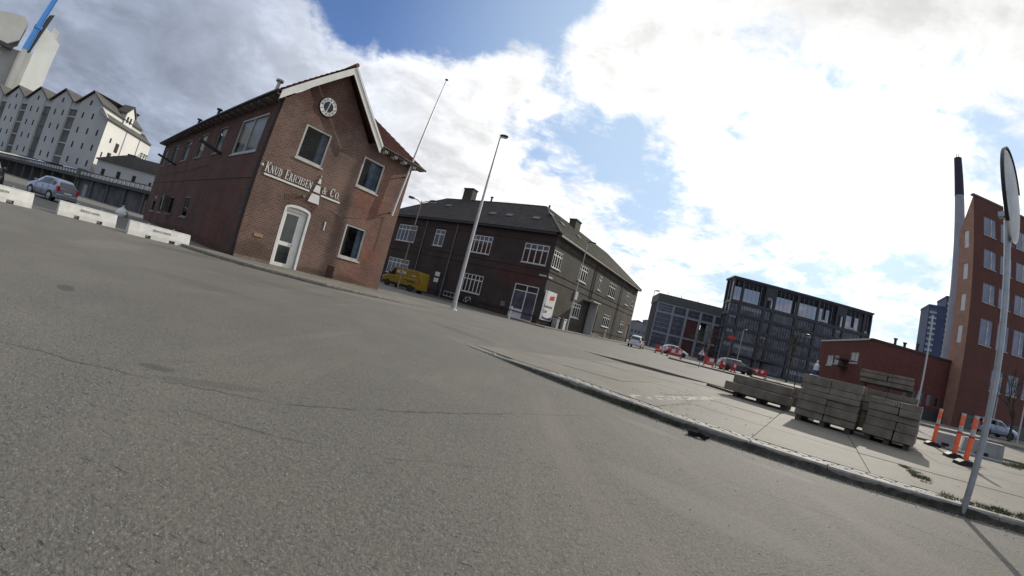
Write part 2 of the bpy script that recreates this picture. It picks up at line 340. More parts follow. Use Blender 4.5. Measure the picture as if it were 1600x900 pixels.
M_blkfr = mat('facade_frame_black', (.034, .034, .040), .5, var=.2, vscale=1)
M_parapet = mat('parapet_dark', (.085, .09, .08), .8, var=.15)
M_redpan = mat('brown_red_panel', (.075, .025, .024), .7, var=.3, vscale=.4)
M_bark = mat('bark', (.06, .048, .036), .95, var=.3, vscale=8)
M_blue = mat('tower_block_blue', (.045, .06, .12), .7, var=.2, vscale=.2)
M_band = mat('tower_block_balcony', (.30, .34, .44), .7, var=.15, vscale=.2)
M_chim = mat('chimney_grey', (.30, .30, .32), .8, var=.1, vscale=.5)
M_chimd = mat('chimney_black', (.035, .032, .05), .8, var=.1)
M_text = mat('dark_paint', (.03, .032, .035), .7, var=.2)
M_stencil = mat('faded_stencil', (.13, .13, .125), .8, var=.4, vscale=12)
M_bluepaint = mat('blue_paint', (.03, .04, .16), .5)
M_mirror = mat('mirror_surface', (.22, .25, .28), .5, metal=.35, var=.25, vscale=5)
M_far = mat('distant_plaster', (.20, .20, .21), .9, var=.3, vscale=.15)

# ---------------------------------------------------------------- mesh helpers
class MB:
    def __init__(s): s.v = []; s.f = []; s.sm = False
    def quad(s, *p):
        i = len(s.v); s.v += [tuple(q) for q in p]; s.f.append(tuple(range(i, i+len(p)))); return s
    def box(s, x0, x1, y0, y1, z0, z1):
        i = len(s.v)
        s.v += [(x0, y0, z0), (x1, y0, z0), (x1, y1, z0), (x0, y1, z0), (x0, y0, z1), (x1, y0, z1), (x1, y1, z1), (x0, y1, z1)]
        s.f += [(i, i+3, i+2, i+1), (i+4, i+5, i+6, i+7), (i, i+1, i+5, i+4), (i+1, i+2, i+6, i+5), (i+2, i+3, i+7, i+6), (i+3, i, i+4, i+7)]
        return s
    def bbox(s, x0, x1, y0, y1, z0, z1, b=.01):
        """box with chamfered edges"""
        i = len(s.v); P = []
        lo = [(x0, y0), (x1, y0), (x1, y1), (x0, y1)]
        def ring(ins, z):
            return [(x0+ins, y0+ins, z), (x1-ins, y0+ins, z), (x1-ins, y1-ins, z), (x0+ins, y1-ins, z)]
        rings = [ring(b, z0), ring(0, z0+b), ring(0, z1-b), ring(b, z1)]
        for r_ in rings: s.v += r_
        s.f.append((i+3, i+2, i+1, i)); s.f.append((i+12, i+13, i+14, i+15))
        for k in range(3):
            for j in range(4):
                a = i+4*k+j; c = i+4*k+(j+1) % 4
                s.f.append((a, c, c+4, a+4))
        return s
    def prism(s, poly, a0, a1, axis='y'):
        """poly of 2-D points (x,z for axis y; x,y for axis z; y,z for axis x) extruded a0..a1"""
        n = len(poly); i = len(s.v)
        def pt(p, a):
            return (p[0], a, p[1]) if axis == 'y' else ((p[0], p[1], a) if axis == 'z' else (a, p[0], p[1]))
        s.v += [pt(p, a0) for p in poly] + [pt(p, a1) for p in poly]
        s.f.append(tuple(range(i, i+n))); s.f.append(tuple(range(i+2*n-1, i+n-1, -1)))
        for k in range(n):
            j = (k+1) % n; s.f.append((i+k, i+n+k, i+n+j, i+j))
        return s
    def tube(s, p, q, r1, r2=None, n=8, caps=True):
        r2 = r1 if r2 is None else r2
        p = Vector(p); q = Vector(q); d = (q-p).normalized()
        a = d.orthogonal().normalized(); b = d.cross(a); i = len(s.v)
        for c, r_ in ((p, r1), (q, r2)):
            for k in range(n):
                t = 2*math.pi*k/n; s.v.append(tuple(c+a*(r_*math.cos(t))+b*(r_*math.sin(t))))
        for k in range(n):
            j = (k+1) % n; s.f.append((i+k, i+j, i+n+j, i+n+k))
        if caps: s.f.append(tuple(range(i+n-1, i-1, -1))); s.f.append(tuple(range(i+n, i+2*n)))
        return s
    def path(s, pts, r, n=8):
        for a, b in zip(pts[:-1], pts[1:]): s.tube(a, b, r, r, n)
        return s
    def lathe(s, prof, n=20, c=(0, 0, 0), axis='z', sx=1., sy=1.):
        i = len(s.v)
        for r_, h in prof:
            for k in range(n):
                t = 2*math.pi*k/n; a, b = r_*math.cos(t)*sx, r_*math.sin(t)*sy
                v = (a, b, h) if axis == 'z' else ((a, h, b) if axis == 'y' else (h, a, b))
                s.v.append((v[0]+c[0], v[1]+c[1], v[2]+c[2]))
        for m_ in range(len(prof)-1):
            for k in range(n):
                j = (k+1) % n; s.f.append((i+m_*n+k, i+m_*n+j, i+(m_+1)*n+j, i+(m_+1)*n+k))
        s.f.append(tuple(range(i+n-1, i-1, -1))); e = i+(len(prof)-1)*n; s.f.append(tuple(range(e, e+n)))
        return s
    def xf(s, M, start=0):
        s.v[start:] = [tuple(M @ Vector(p)) for p in s.v[start:]]; return s
    def mesh(s, name, m, smooth=False):
        me = bpy.data.meshes.new(name); me.from_pydata(s.v, [], s.f); me.validate(); me.update()
        import bmesh as _b
        bm = _b.new(); bm.from_mesh(me); _b.ops.recalc_face_normals(bm, faces=bm.faces); bm.to_mesh(me); bm.free()
        if m: me.materials.append(m)
        if smooth or s.sm:
            for p in me.polygons: p.use_smooth = True
            try: me.set_sharp_from_angle(angle=R(38))
            except Exception: pass
        return me

def link(name, data, parent=None, F=None):
    o = bpy.data.objects.new(name, data); COL.objects.link(o)
    if parent is not None:
        o.parent = parent
        o.matrix_basis = parent.matrix_basis.inverted() @ (F if F is not None else Matrix.Identity(4))
    elif F is not None: o.matrix_basis = F
    return o
def put(name, mb, m, parent=None, F=None, smooth=False):
    return link(name, mb if not isinstance(mb, MB) else mb.mesh(name, m, smooth), parent, F)
def split_mb(mb):
    p = list(range(len(mb.v)))
    def f(a):
        while p[a] != a: p[a] = p[p[a]]; a = p[a]
        return a
    for fc_ in mb.f:
        for i in fc_[1:]: p[f(i)] = f(fc_[0])
    G_ = {}
    for fc_ in mb.f: G_.setdefault(f(fc_[0]), []).append(fc_)
    out_ = []
    for fs in G_.values():
        ids = sorted({i for q_ in fs for i in q_}); mp_ = {i: k for k, i in enumerate(ids)}; n_ = MB(); n_.v = [mb.v[i] for i in ids]; n_.f = [tuple(mp_[i] for i in q_) for q_ in fs]; n_.sm = mb.sm; out_.append(n_)
    return out_
def puts(name, mb, m, parent=None, F=None, smooth=False):
    return [put(name, q_, m, parent, F, smooth) for q_ in split_mb(mb)]
def subs(name, mb, m, parent, F=None):
    return [sub(name, q_, m, parent, F) for q_ in split_mb(mb)]
def sub(name, mb, m, parent, F=None, smooth=False):
    """sub-part: its matrix is relative to the part"""
    o = bpy.data.objects.new(name, mb if not isinstance(mb, MB) else mb.mesh(name, m, smooth)); COL.objects.link(o)
    o.parent = parent
    if F is not None: o.matrix_basis = F
    return o
def tag(o, label, cat, group=None, kind=None):
    if label: o['label'] = label
    if cat: o['category'] = cat
    if group: o['group'] = group
    if kind: o['kind'] = kind
    return o
def thing(name, label, cat, F=None, group=None):
    o = bpy.data.objects.new(name, None); COL.objects.link(o); o.empty_display_size = .3
    if F is not None: o.matrix_basis = F
    return tag(o, label, cat, group)
def copytree(o, parent=None, F=None):
    c = o.copy(); COL.objects.link(c)
    if parent is not None: c.parent = parent
    if F is not None: c.matrix_basis = F
    for ch in list(o.children): copytree(ch, c)
    return c
def fr(P, hd, z=0.):
    """frame: local x runs along compass heading hd, y to the left of it (inward), z up"""
    a = R(90-hd); M = Matrix.Rotation(a, 4, 'Z'); M.translation = (P[0], P[1], z); return M
def pol(D, az): return (D*math.sin(R(az)), D*math.cos(R(az)))
def Tr(x, y, z): return Matrix.Translation((x, y, z))

def wall(w0, w1, z0, z1, holes, depth=.14, gable=None):
    """wall face in the plane y=0 with real openings and reveals; gable=[(x,z),...] polygon put on top"""
    mb = MB(); xs = sorted({w0, w1} | {h[0] for h in holes} | {h[1] for h in holes}); zs = sorted({z0, z1} | {h[2] for h in holes} | {h[3] for h in holes})
    for a, b in zip(xs[:-1], xs[1:]):
        for c, d in zip(zs[:-1], zs[1:]):
            mx, mz = (a+b)/2, (c+d)/2
            if any(h[0] < mx < h[1] and h[2] < mz < h[3] for h in holes): continue
            mb.quad((a, 0, c), (b, 0, c), (b, 0, d), (a, 0, d))
    for (a, b, c, d) in holes:
        mb.quad((a, 0, c), (a, depth, c), (a, depth, d), (a, 0, d)); mb.quad((b, 0, c), (b, 0, d), (b, depth, d), (b, depth, c))
        mb.quad((a, 0, d), (a, depth, d), (b, depth, d), (b, 0, d)); mb.quad((a, 0, c), (b, 0, c), (b, depth, c), (a, depth, c))
    if gable: mb.quad(*[(x, 0, z) for x, z in gable])
    return mb

def frame_mb(w, h, t=.08, y0=.05, y1=.12, cols=(), rows=(), bt=.045):
    """window frame with bars; origin bottom-left, closed boxes butted end to end"""
    mb = MB()
    mb.box(0, t, y0, y1, 0, h); mb.box(w-t, w, y0, y1, 0, h); mb.box(t, w-t, y0, y1, 0, t); mb.box(t, w-t, y0, y1, h-t, h)
    for c in cols: mb.box(c-bt/2, c+bt/2, y0+.008, y1-.008, t, h-t)
    for r_ in rows: mb.box(t, w-t, y0+.012, y1-.012, r_-bt/2, r_+bt/2)
    return mb

# bold serif capitals, drawn as strokes
def glyphs():
    k, n_, s_ = .15, .065, .05
    def L(*a): return ('l',)+a
    g = {}
    def ser(x, y, w=.30): return L(x-w/2, y, x+w/2, y, s_)
    g['K'] = (.86, [L(.2, 0, .2, 1, k), ser(.2, .025), ser(.2, .975), L(.26, .42, .66, .97, n_), ser(.66, .975, .26), L(.38, .58, .72, .02, k), ser(.74, .025, .28)])
    g['N'] = (.86, [L(.17, 0, .17, 1, n_), L(.69, 0, .69, 1, n_), L(.17, .95, .69, .05, k), ser(.17, .025, .24), ser(.13, .975, .24), ser(.69, .975, .24)])
    g['U'] = (.84, [L(.18, .3, .18, 1, k), ser(.18, .975), L(.66, .3, .66, 1, n_), ser(.66, .975, .24), ('a', .42, .31, .24, .28, 180, 360, k*.8, n_)])
    g['D'] = (.86, [L(.2, 0, .2, 1, k), ser(.18, .025, .26), ser(.18, .975, .26), ('a', .3, .5, .42, .47, -90, 90, k, s_)])
    g['E'] = (.74, [L(.2, 0, .2, 1, k), L(.06, .025, .64, .025, s_), L(.06, .975, .62, .975, s_), L(.2, .51, .48, .51, s_), L(.63, .0, .63, .22, s_), L(.61, .8, .61, 1, s_), L(.48, .4, .48, .62, s_)])
    g['R'] = (.82, [L(.2, 0, .2, 1, k), ser(.2, .025), ser(.16, .975, .24), ('a', .3, .74, .27, .235, -90, 90, k*.9, s_), L(.40, .5, .70, .02, k), ser(.74, .025, .2)])
    g['I'] = (.40, [L(.2, 0, .2, 1, k), ser(.2, .025), ser(.2, .975)])
    g['C'] = (.80, [('a', .42, .5, .33, .47, 48, 312, k, s_), L(.66, .68, .66, .98, s_), L(.66, .08, .66, .25, s_*.8)])
    g['H'] = (.90, [L(.2, 0, .2, 1, k), L(.68, 0, .68, 1, k), L(.2, .51, .68, .51, s_), ser(.2, .025), ser(.2, .975), ser(.68, .025), ser(.68, .975)])
    g['S'] = (.62, [('a', .31, .74, .2, .235, 30, 270, k*.8, s_*1.2), ('a', .31, .27, .22, .245, -150, 90, k*.8, s_*1.2), L(.52, .72, .52, .97, s_), L(.09, .05, .09, .3, s_)])
    g['O'] = (.86, [('a', .43, .5, .34, .475, 0, 360, k, s_)])
    g['&'] = (.92, [('a', .40, .77, .17, .2, -60, 230, .08, s_), L(.30, .68, .78, .04, .12), ('a', .34, .27, .25, .25, 70, 320, .11, s_*1.2), L(.50, .12, .76, .52, n_), L(.68, .53, .86, .53, s_)])
    g['.'] = (.26, [L(.12, .0, .12, .14, .14)])
    g['1'] = (.5, [L(.25, 0, .25, 1, k), ser(.25, .025, .34), L(.08, .8, .25, .97, n_)])
    return g
GL = glyphs()
def glyph_mb(ch, h, depth=.03, y=-.03, squeeze=.82):
    mb = MB(); adv, st = GL[ch]
    for q in st:
        if q[0] == 'l':
            x0, z0, x1, z1, w = q[1:]
            d = Vector((x1-x0, z1-z0)).normalized(); n = Vector((-d.y, d.x))*w/2
            poly = [(x0+n.x, z0+n.y), (x1+n.x, z1+n.y), (x1-n.x, z1-n.y), (x0-n.x, z0-n.y)]
            mb.prism([(a*h*squeeze, b*h) for a, b in poly], y, y+depth)
        else:
            cx, cz, rx, rz, a0, a1, wv, wh = q[1:]; N = 20
            for i in range(N):
                P = []
                for a, sgn in ((a0+(a1-a0)*i/N, 1), (a0+(a1-a0)*(i+1)/N, 1), (a0+(a1-a0)*(i+1)/N, -1), (a0+(a1-a0)*i/N, -1)):
                    c, s = math.cos(R(a)), math.sin(R(a)); w = wh+(wv-wh)*c*c
                    P.append(((cx+(rx-wv/2*(1-sgn)*0)*c*(1)-(0 if sgn > 0 else w*c))*h*squeeze, (cz+rz*s-(0 if sgn > 0 else w*s))*h))
                mb.prism(P, y, y+depth)
    return mb, adv*h*squeeze

def text_mesh(body, size, m, extrude=.004, align='LEFT', bold=0.):
    cu = bpy.data.curves.new('lettering', 'FONT'); cu.body = body; cu.size = size; cu.extrude = extrude; cu.align_x = align; cu.offset = bold; cu.resolution_u = 2
    o = bpy.data.objects.new('lettering', cu); COL.objects.link(o)
    me = bpy.data.meshes.new_from_object(o.evaluated_get(bpy.context.evaluated_depsgraph_get()))
    bpy.data.objects.remove(o); me.materials.clear(); me.materials.append(m)
    return me
UP = Matrix.Rotation(R(90), 4, 'X')   # text lying in xy -> standing in xz, facing -y

# ---------------------------------------------------------------- ground, pavements
g = MB(); g.quad((-1500, -1500, 0), (1500, -1500, 0), (1500, 1500, 0), (-1500, 1500, 0))
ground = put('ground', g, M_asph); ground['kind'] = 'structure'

# island pavement: local x along the kerb (away to the right), y across it (inward)
KH = 135.5
KF = fr((.33, 7.06), KH)      # x along kerb heading 135.5, y towards heading 45.5
KZ = .10
def kh(x): return max(.004, min(KZ, KZ*(x+.9)/2.2))
pave = MB()
xs = [-1.6, -.9, -.3, .4, 1.1, 2, 4, 7, 11, 16, 24]
ys = [.30, 1.0, 4, 8.4]
for a, b in zip(xs[:-1], xs[1:]):
    for c, d in zip(ys[:-1], ys[1:]):
        pave.quad((a, c, kh(a)-.03), (b, c, kh(b)-.03), (b, d, kh(b)-.03), (a, d, kh(a)-.03))
pave.quad((24, .3, -.02), (24, 8.4, -.02), (24, 8.4, .07), (24, .3, .07))
pavement = put('pavement', pave, M_joint, F=KF); pavement['kind'] = 'structure'
# poured slabs with recessed joints
sx = [-1.6, -.2, 1.3, 2.75, 4.2, 5.75, 7.4, 9.2, 11.2, 13.4, 16, 19, 24]
sy = [.36, 1.92, 3.5, 5.2, 6.8, 8.4]
def slab(a, b, c, d, zt, th=.06, gap=.005, bev=.004):
    mb = MB()
    def pt(x, y, dz): return (x, y, kh(x)+zt+dz)
    i = 0; a += gap; b -= gap; c += gap; d -= gap
    mb.v = [pt(a, c, -th), pt(b, c, -th), pt(b, d, -th), pt(a, d, -th), pt(a, c, -bev), pt(b, c, -bev), pt(b, d, -bev), pt(a, d, -bev),
            pt(a+bev, c+bev, 0), pt(b-bev, c+bev, 0), pt(b-bev, d-bev, 0), pt(a+bev, d-bev, 0)]
    mb.f = [(8, 9, 10, 11)] + [(4*k+j, 4*k+(j+1) % 4, 4*k+4+(j+1) % 4, 4*k+4+j) for k in range(2) for j in range(4)]
    return mb
for j, (c, d) in enumerate(zip(sy[:-1], sy[1:])):
    off = 0
    for i, (a, b) in enumerate(zip(sx[:-1], sx[1:])):
        a2 = a + (off if i else 0); b2 = b + (off if i < len(sx)-2 else 0)
        if a2 < 2.75 < b2 and j < 4: pass
        sub('paving_slab', slab(a2, b2, c, d, rnd.uniform(-.004, .006)), M_pave, pavement)
bed = MB()
for a, b in zip(xs[2:-1], xs[3:]): bed.quad((a, .12, kh(a)-.009), (b, .12, kh(b)-.009), (b, .37, kh(b)-.009), (a, .37, kh(a)-.009))
sub('sett_bedding', bed, mat('sandy_bedding', (.15, .14, .11), .95, var=.4, vscale=12), pavement)
bed = MB(); bed.quad((1.95, .36, KZ-.002), (2.7, .36, KZ-.002), (3.3, 4.9, KZ-.002), (2.5, 4.9, KZ-.002)); sub('sett_bedding', bed, MATS['sandy_bedding'], pavement)
# granite kerbstones
x = -1.5
while x < 16:
    L = rnd.uniform(.75, 1.1); x1 = x+L
    mb = MB(); zt = [kh(x)+.005, kh(x1)+.005]; y0 = rnd.uniform(-.008, .008); i = 0
    w = .12
    mb.v = [(x+.006, y0, -.05), (x1-.006, y0, -.05), (x1-.006, y0+w, -.05), (x+.006, y0+w, -.05),
            (x+.006, y0, zt[0]-.02), (x1-.006, y0, zt[1]-.02), (x1-.006, y0+w, zt[1]-.012), (x+.006, y0+w, zt[0]-.012),
            (x+.018, y0+.02, zt[0]), (x1-.018, y0+.02, zt[1]), (x1-.018, y0+w-.01, zt[1]), (x+.018, y0+w-.01, zt[0])]
    mb.f = [(8, 9, 10, 11)] + [(4*k+j, 4*k+(j+1) % 4, 4*k+4+(j+1) % 4, 4*k+4+j) for k in range(2) for j in range(4)]
    sub('kerb_stone', mb, M_kerb, pavement); x = x1
# setts: two courses behind the kerb, and a cross band
setts = [MB().bbox(-.080, .080, -.045, .045, -.05, .0, .012).mesh('sett', M_sett) for _ in range(4)]
for k, me in enumerate(setts):
    for v in me.vertices: v.co.x += rnd.uniform(-.008, .008); v.co.y += rnd.uniform(-.005, .005); v.co.z += rnd.uniform(-.002, .002)
def place_sett(x, y, rot=0.):
    o = sub('sett', setts[rnd.randrange(4)], None, pavement, Tr(x, y, kh(x)+rnd.uniform(-.002, .005)) @ Matrix.Rotation(R(rot)+rnd.uniform(-.05, .05), 4, 'Z') @ Matrix.Rotation(rnd.uniform(-.03, .03), 4, 'X'))
for row, y in enumerate((.175, .280)):
    x = .9+row*.08
    while x < 9.3:
        if not (6.9 < x < 8.3 and rnd.random() < .6): place_sett(x, y)
        x += .178
for row in range(3):
    for k in range(26):
        place_sett(2.18+.02*k+row*.10-.16*0, .45+k*.165+.05*row, 84)
# second step of paving farther out
outer = MB()
for a, b, z0, z1 in [(-4, -1, .0, .12), (-1, 9, .12, .16), (9, 22, .16, .06)]:
    outer.quad((a, 8.4, z0), (b, 8.4, z1), (b, 8.4, -.05), (a, 8.4, -.05))
    outer.quad((a, 8.4, z0), (b, 8.4, z1), (b, 12.4, z1+.0), (a, 12.4, z0+.0))
    outer.quad((a, 12.4, z0), (b, 12.4, z1), (b, 13.2, 0.004), (a, 13.2, 0.004))
op = put('outer_pavement', outer, M_pave2, F=KF); op['kind'] = 'structure'
# road seen beyond: a paler strip and the far kerb
def strip(name, pts, w, z, m, h=.0, kind='structure'):
    mb = MB()
    for (ax, ay), (bx, by) in zip(pts[:-1], pts[1:]):
        d = Vector((bx-ax, by-ay)).normalized(); n = Vector((-d.y, d.x))*w
        mb.quad((ax, ay, z), (bx, by, z), (bx+n.x, by+n.y, z), (ax+n.x, ay+n.y, z))
        mb.quad((ax, ay, -.02), (bx, by, -.02), (bx, by, z), (ax, ay, z))
        mb.quad((ax+n.x, ay+n.y, -.02), (bx+n.x, by+n.y, -.02), (bx+n.x, by+n.y, z), (ax+n.x, ay+n.y, z))
    o = put(name, mb, m); o['kind'] = kind; return o
FL = (-11.66, 13.69); DC = (3.04, 35.9)
KF1 = fr(FL, 33); KS = fr(FL, 119)
def kp(x, y):
    v = KF1 @ Vector((x, y, 0)); return (v.x, v.y)
# footway at the brick office (wedge that runs out flush at its right-hand end)
fw = MB()
E0 = [(-14.9, 11.9), (-12.7, 11.55), (-10.6, 11.45), (-8.98, 11.9), (-6.7, 13.2), (-4.5, 15.9), (-3.2, 19.5)]
E1 = [(-18.5, 15.6), (-13.2, 13.9), (-11.5, 13.5), (-10.6, 15.2), (-8.9, 17.9), (-7.0, 20.6), (-4.6, 23.5)]
Z0 = [.004, .09, .10, .10, .10, .05, .004]
for i in range(6):
    a, b, c, d = E0[i], E0[i+1], E1[i+1], E1[i]
    fw.quad((a[0], a[1], Z0[i]), (b[0], b[1], Z0[i+1]), (c[0], c[1], Z0[i+1]), (d[0], d[1], Z0[i])); fw.quad((a[0], a[1], -.03), (b[0], b[1], -.03), (b[0], b[1], Z0[i+1]), (a[0], a[1], Z0[i]))
fo = put('footway', fw, M_pave2); fo['kind'] = 'structure'
for i in range(1, 5):
    a, b = Vector(E0[i]), Vector(E0[i+1]); n = max(1, int((b-a).length/1.0)); d = (b-a).normalized(); ang = math.atan2(d.y, d.x)
    for k in range(n):
        p = a+(b-a)*(k/n); L = (b-a).length/n; zz_ = Z0[i]+(Z0[i+1]-Z0[i])*(k/n)
        sub('kerb_stone', MB().bbox(.008, L-.008, -.02, .13, -.08, .022, .015), M_kerb, fo, Tr(p.x, p.y, zz_) @ Matrix.Rotation(ang, 4, 'Z'))
# footway along the dark building
def dl(x, y): v = fr(DC, 121) @ Vector((x, y, 0)); return (v.x, v.y)
def dr(x, y): v = fr(DC, 35) @ Vector((x, y, 0)); return (v.x, v.y)
fz = .12
df = MB()
for A in ([dl(-24, -2.2), dl(-3, -2.2), (DC[0]+.6, DC[1]-2.6), dr(3, -2.0), dr(40, -2.0)],):
    B = [dl(-24, 0), dl(-3, 0), DC, dr(3, 0), dr(40, 0)]
    for i in range(4):
        a, b, c, d = A[i], A[i+1], B[i+1], B[i]
        df.quad((*a, fz), (*b, fz), (*c, fz), (*d, fz)); df.quad((*a, -.02), (*b, -.02), (*b, fz), (*a, fz))
dfo = put('far_footway', df, M_pave2); dfo['kind'] = 'structure'
# far-right kerbs beyond the bollards
fk = strip('far_kerb', [(16.5, 20.5), (22.6, 15.0), (27.6, 8.2), (32, 0)], .35, .14, M_kerb)
fk2 = MB(); fk2.quad((17.4, 21.3, .10), (23.6, 15.8, .10), (28.7, 8.8, .10), (33, .5, .10)); 
q = [(16.9, 20.9), (23.0, 15.4), (28.1, 8.5), (32.6, .2)]; q2 = [(19.4, 24.5), (26.0, 19), (32, 11.5), (38, 2)]
fk2 = MB()
for i in range(3): fk2.quad((*q[i], .1), (*q[i+1], .1), (*q2[i+1], .1), (*q2[i], .1)); fk2.quad((*q2[i], .1), (*q2[i+1], .1), (*q2[i+1], 0), (*q2[i], 0))
o = put('far_pavement', fk2, M_pave2); o['kind'] = 'structure'
isl = strip('traffic_island', [(15.2, 32.5), (20.8, 28.0), (24.5, 24.0)], 2.2, .14, M_pave2)
# water-side yard surface left is plain ground

# grass and weeds (nobody could count it)
gr = MB()
def tuft(cx, cy, z, n, rad, h):
    for _ in range(n):
        a = rnd.uniform(0, 6.28); r_ = rad*math.sqrt(rnd.random()); x, y = cx+r_*math.cos(a), cy+r_*math.sin(a)
        b = rnd.uniform(0, 6.28); w = rnd.uniform(.003, .007); hh = h*rnd.uniform(.4, 1.2); lx, ly = rnd.uniform(-1, 1)*hh*.9, rnd.uniform(-1, 1)*hh*.9
        dx, dy = w*math.cos(b), w*math.sin(b)
        gr.quad((x-dx, y-dy, z), (x+dx, y+dy, z), (x+lx, y+ly, z+hh))
def kl(x, y): v = KF @ Vector((x, y, 0)); return v.x, v.y
for k in range(70):
    x = rnd.uniform(6.4, 9.2); px, py = kl(x, rnd.gauss(.30, .10)); tuft(px, py, .09, 45, .08, .045)
for k in range(26):
    t = rnd.random(); px, py = 6.15-.9*t*.6+rnd.gauss(0, .05), 3.75-.75*t+rnd.gauss(0, .05); tuft(px, py, .10, 30, .07, .03)
for k in range(80):
    x = rnd.uniform(1.2, 3.4); px, py = kl(x, rnd.gauss(-.03, .02)); tuft(px, py, 0, 30, .05, .05)
for k in range(18):
    tuft(12.7+rnd.gauss(0, .35), 4.6+rnd.gauss(0, .25), .1, 40, .12, .14)
for k in range(25):
    px, py = kl(rnd.uniform(1.8, 4.2), rnd.uniform(.5, 4)); tuft(px, py, .10, 4, .05, .02)
for k in range(14):
    tuft(-10.5+rnd.gauss(0, .7), 11.2+rnd.gauss(0, .18), .02, 25, .12, .05)
for k in range(60):
    x = rnd.uniform(3.4, 11); px, py = kl(x, rnd.gauss(-.05, .02)); tuft(px, py, 0, 14, .05, .035)
put('weeds', gr, M_grass)['kind'] = 'stuff'
# soil and moss banked against the kerb; its dark colour also paints the face's shade
so = MB(); x = -1.2; prev = None
while x < 12:
    hgt = kh(x)*min(.9, max(.3, .68+.14*math.sin(x*3.1)+.10*math.sin(x*7.7)+rnd.uniform(-.07, .07))); wd = .065+.02*rnd.random()+.03*math.sin(x*1.7)
    p = [kl(x, -wd)+(.001,), kl(x, -wd*.45)+(hgt*.35,), kl(x, -.012)+(hgt,)]
    if prev:
        for k in range(2): so.quad(prev[k], p[k], p[k+1], prev[k+1])
    prev = p; x += .045
put('gutter_soil_shade', so, mat('dark_soil_shade', (.045, .042, .030), .95, var=.5, vscale=14, bump=.8, bscale=90))['kind'] = 'stuff'
# scattered crumbs of asphalt and leaves on the paving
cr2 = MB()
for k in range(150):
    px, py = kl(rnd.uniform(-.5, 11), rnd.uniform(.3, 7)); s_ = rnd.uniform(.003, .008); a_ = rnd.uniform(0, 3)
    cr2.tube((px, py, kh(0)+.07), (px+s_*math.cos(a_), py+s_*math.sin(a_), kh(0)+.07+s_), s_, s_*.4, 4)
for k in range(500):
    a_ = rnd.uniform(-1.2, 1.4); d_ = rnd.uniform(1.2, 9); s_ = rnd.uniform(.002, .006)
    px, py = d_*math.sin(a_), d_*math.cos(a_); cr2.tube((px, py, 0), (px+s_, py, s_*1.3), s_, s_*.5, 4)
put('crumbs', cr2, M_conc2)['kind'] = 'stuff'
# loose grit along the gutter
gt = MB()
for k in range(900):
    x = rnd.uniform(-1.4, 10); px, py = kl(x, -abs(rnd.gauss(0, .14))-.01); s = rnd.uniform(.003, .009)
    gt.tube((px, py, 0), (px+rnd.uniform(-s, s), py, s*1.2), s, s*.5, 4)
put('gutter_grit', gt, M_conc2)['kind'] = 'stuff'

# ================================================================= brick office with the clock gable
LS = 27.0
sK = Vector((-.0698, .998, 0))
office = thing('brick_office', 'red brick two storey office with white gable boards, gable clock and company lettering', 'building', fr(FL, 33))
WH = 7.28
fh = [(1.42, 2.86, 5.06, 6.74), (4.95, 6.36, 4.98, 6.62), (5.12, 6.42, 1.3, 3.02), (1.72, 3.08, .02, 3.0), (4.70, 5.13, .12, .72)]
wf = wall(0, 8.15, -.05, WH, fh, .16, gable=[(0, WH), (4.9, WH), (2.42, 9.98)])
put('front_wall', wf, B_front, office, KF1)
sh = [(-4.7, -1.15, 4.84, 6.78)] + [(-x1, -x0, 5.14, 6.82) for x0, x1 in ((6.9, 8.55), (11.0, 12.85), (15.2, 17.3), (19.6, 21.9), (24.2, 26.3))] \
   + [(-x1, -x0, z0, z1) for x0, x1, z0, z1 in ((10.0, 11.75, 1.14, 2.5), (14.9, 16.6, 1.1, 2.4), (18.7, 20.7, 1.0, 2.35), (22.3, 24.6, .95, 2.4))]
ws = wall(-LS, 0, -.05, WH, sh, .14)
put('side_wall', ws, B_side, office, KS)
# remaining walls (rear and right)
def kw(x, s): v = Vector((x, 0, 0))+sK*s; return (v.x, v.y)
rw = MB()
a, b, c_ = kw(8.15, 0), kw(8.15, LS), kw(0, LS)
rw.quad((*a, -.05), (*b, -.05), (*b, WH), (*a, WH)); rw.quad((*b, -.05), (*c_, -.05), (*c_, WH), (*b, WH))
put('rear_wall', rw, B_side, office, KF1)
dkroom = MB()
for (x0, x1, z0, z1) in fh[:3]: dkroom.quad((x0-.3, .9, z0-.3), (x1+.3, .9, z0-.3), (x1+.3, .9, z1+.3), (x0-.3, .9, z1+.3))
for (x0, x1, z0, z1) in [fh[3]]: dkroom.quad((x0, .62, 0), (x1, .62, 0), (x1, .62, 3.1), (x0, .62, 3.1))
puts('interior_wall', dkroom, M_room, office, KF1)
dk2 = MB()
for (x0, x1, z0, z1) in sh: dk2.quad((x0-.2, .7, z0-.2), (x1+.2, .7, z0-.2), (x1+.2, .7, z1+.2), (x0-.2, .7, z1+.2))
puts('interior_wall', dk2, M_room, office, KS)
def curtain(w, h, folds=9, amp=.03):
    mb = MB(); n = folds*4; P = [(w*i/n, amp*math.sin(i*math.pi/2+.4)+amp*.5*math.sin(i*1.3), 0) for i in range(n+1)]
    for p, q_ in zip(P[:-1], P[1:]): mb.quad((p[0], p[1], 0), (q_[0], q_[1], 0), (q_[0], q_[1], h), (p[0], p[1], h))
    mb.sm = True; return mb
def office_window(F, w, h, parent, cols=(), rows=(), cur=None, cm=None, sill=True, t=.10, fm=None):
    win = put('window', frame_mb(w, h, t, .03, .12, cols, rows, .07), fm or M_frame, parent, F)
    sub('pane', MB().quad((t*.9, .088, t*.9), (w-t*.9, .088, t*.9), (w-t*.9, .088, h-t*.9), (t*.9, .088, h-t*.9)), M_clear, win)
    if sill: sub('sill', MB().bbox(-.05, w+.05, -.05, .03, -.085, -.003, .012), fm or M_frame, win)
    if cur:
        x0, x1 = cur; sub('curtain', curtain(x1-x0, h-.1), cm or M_curt, win, Tr(x0, .22, .05))
    return win
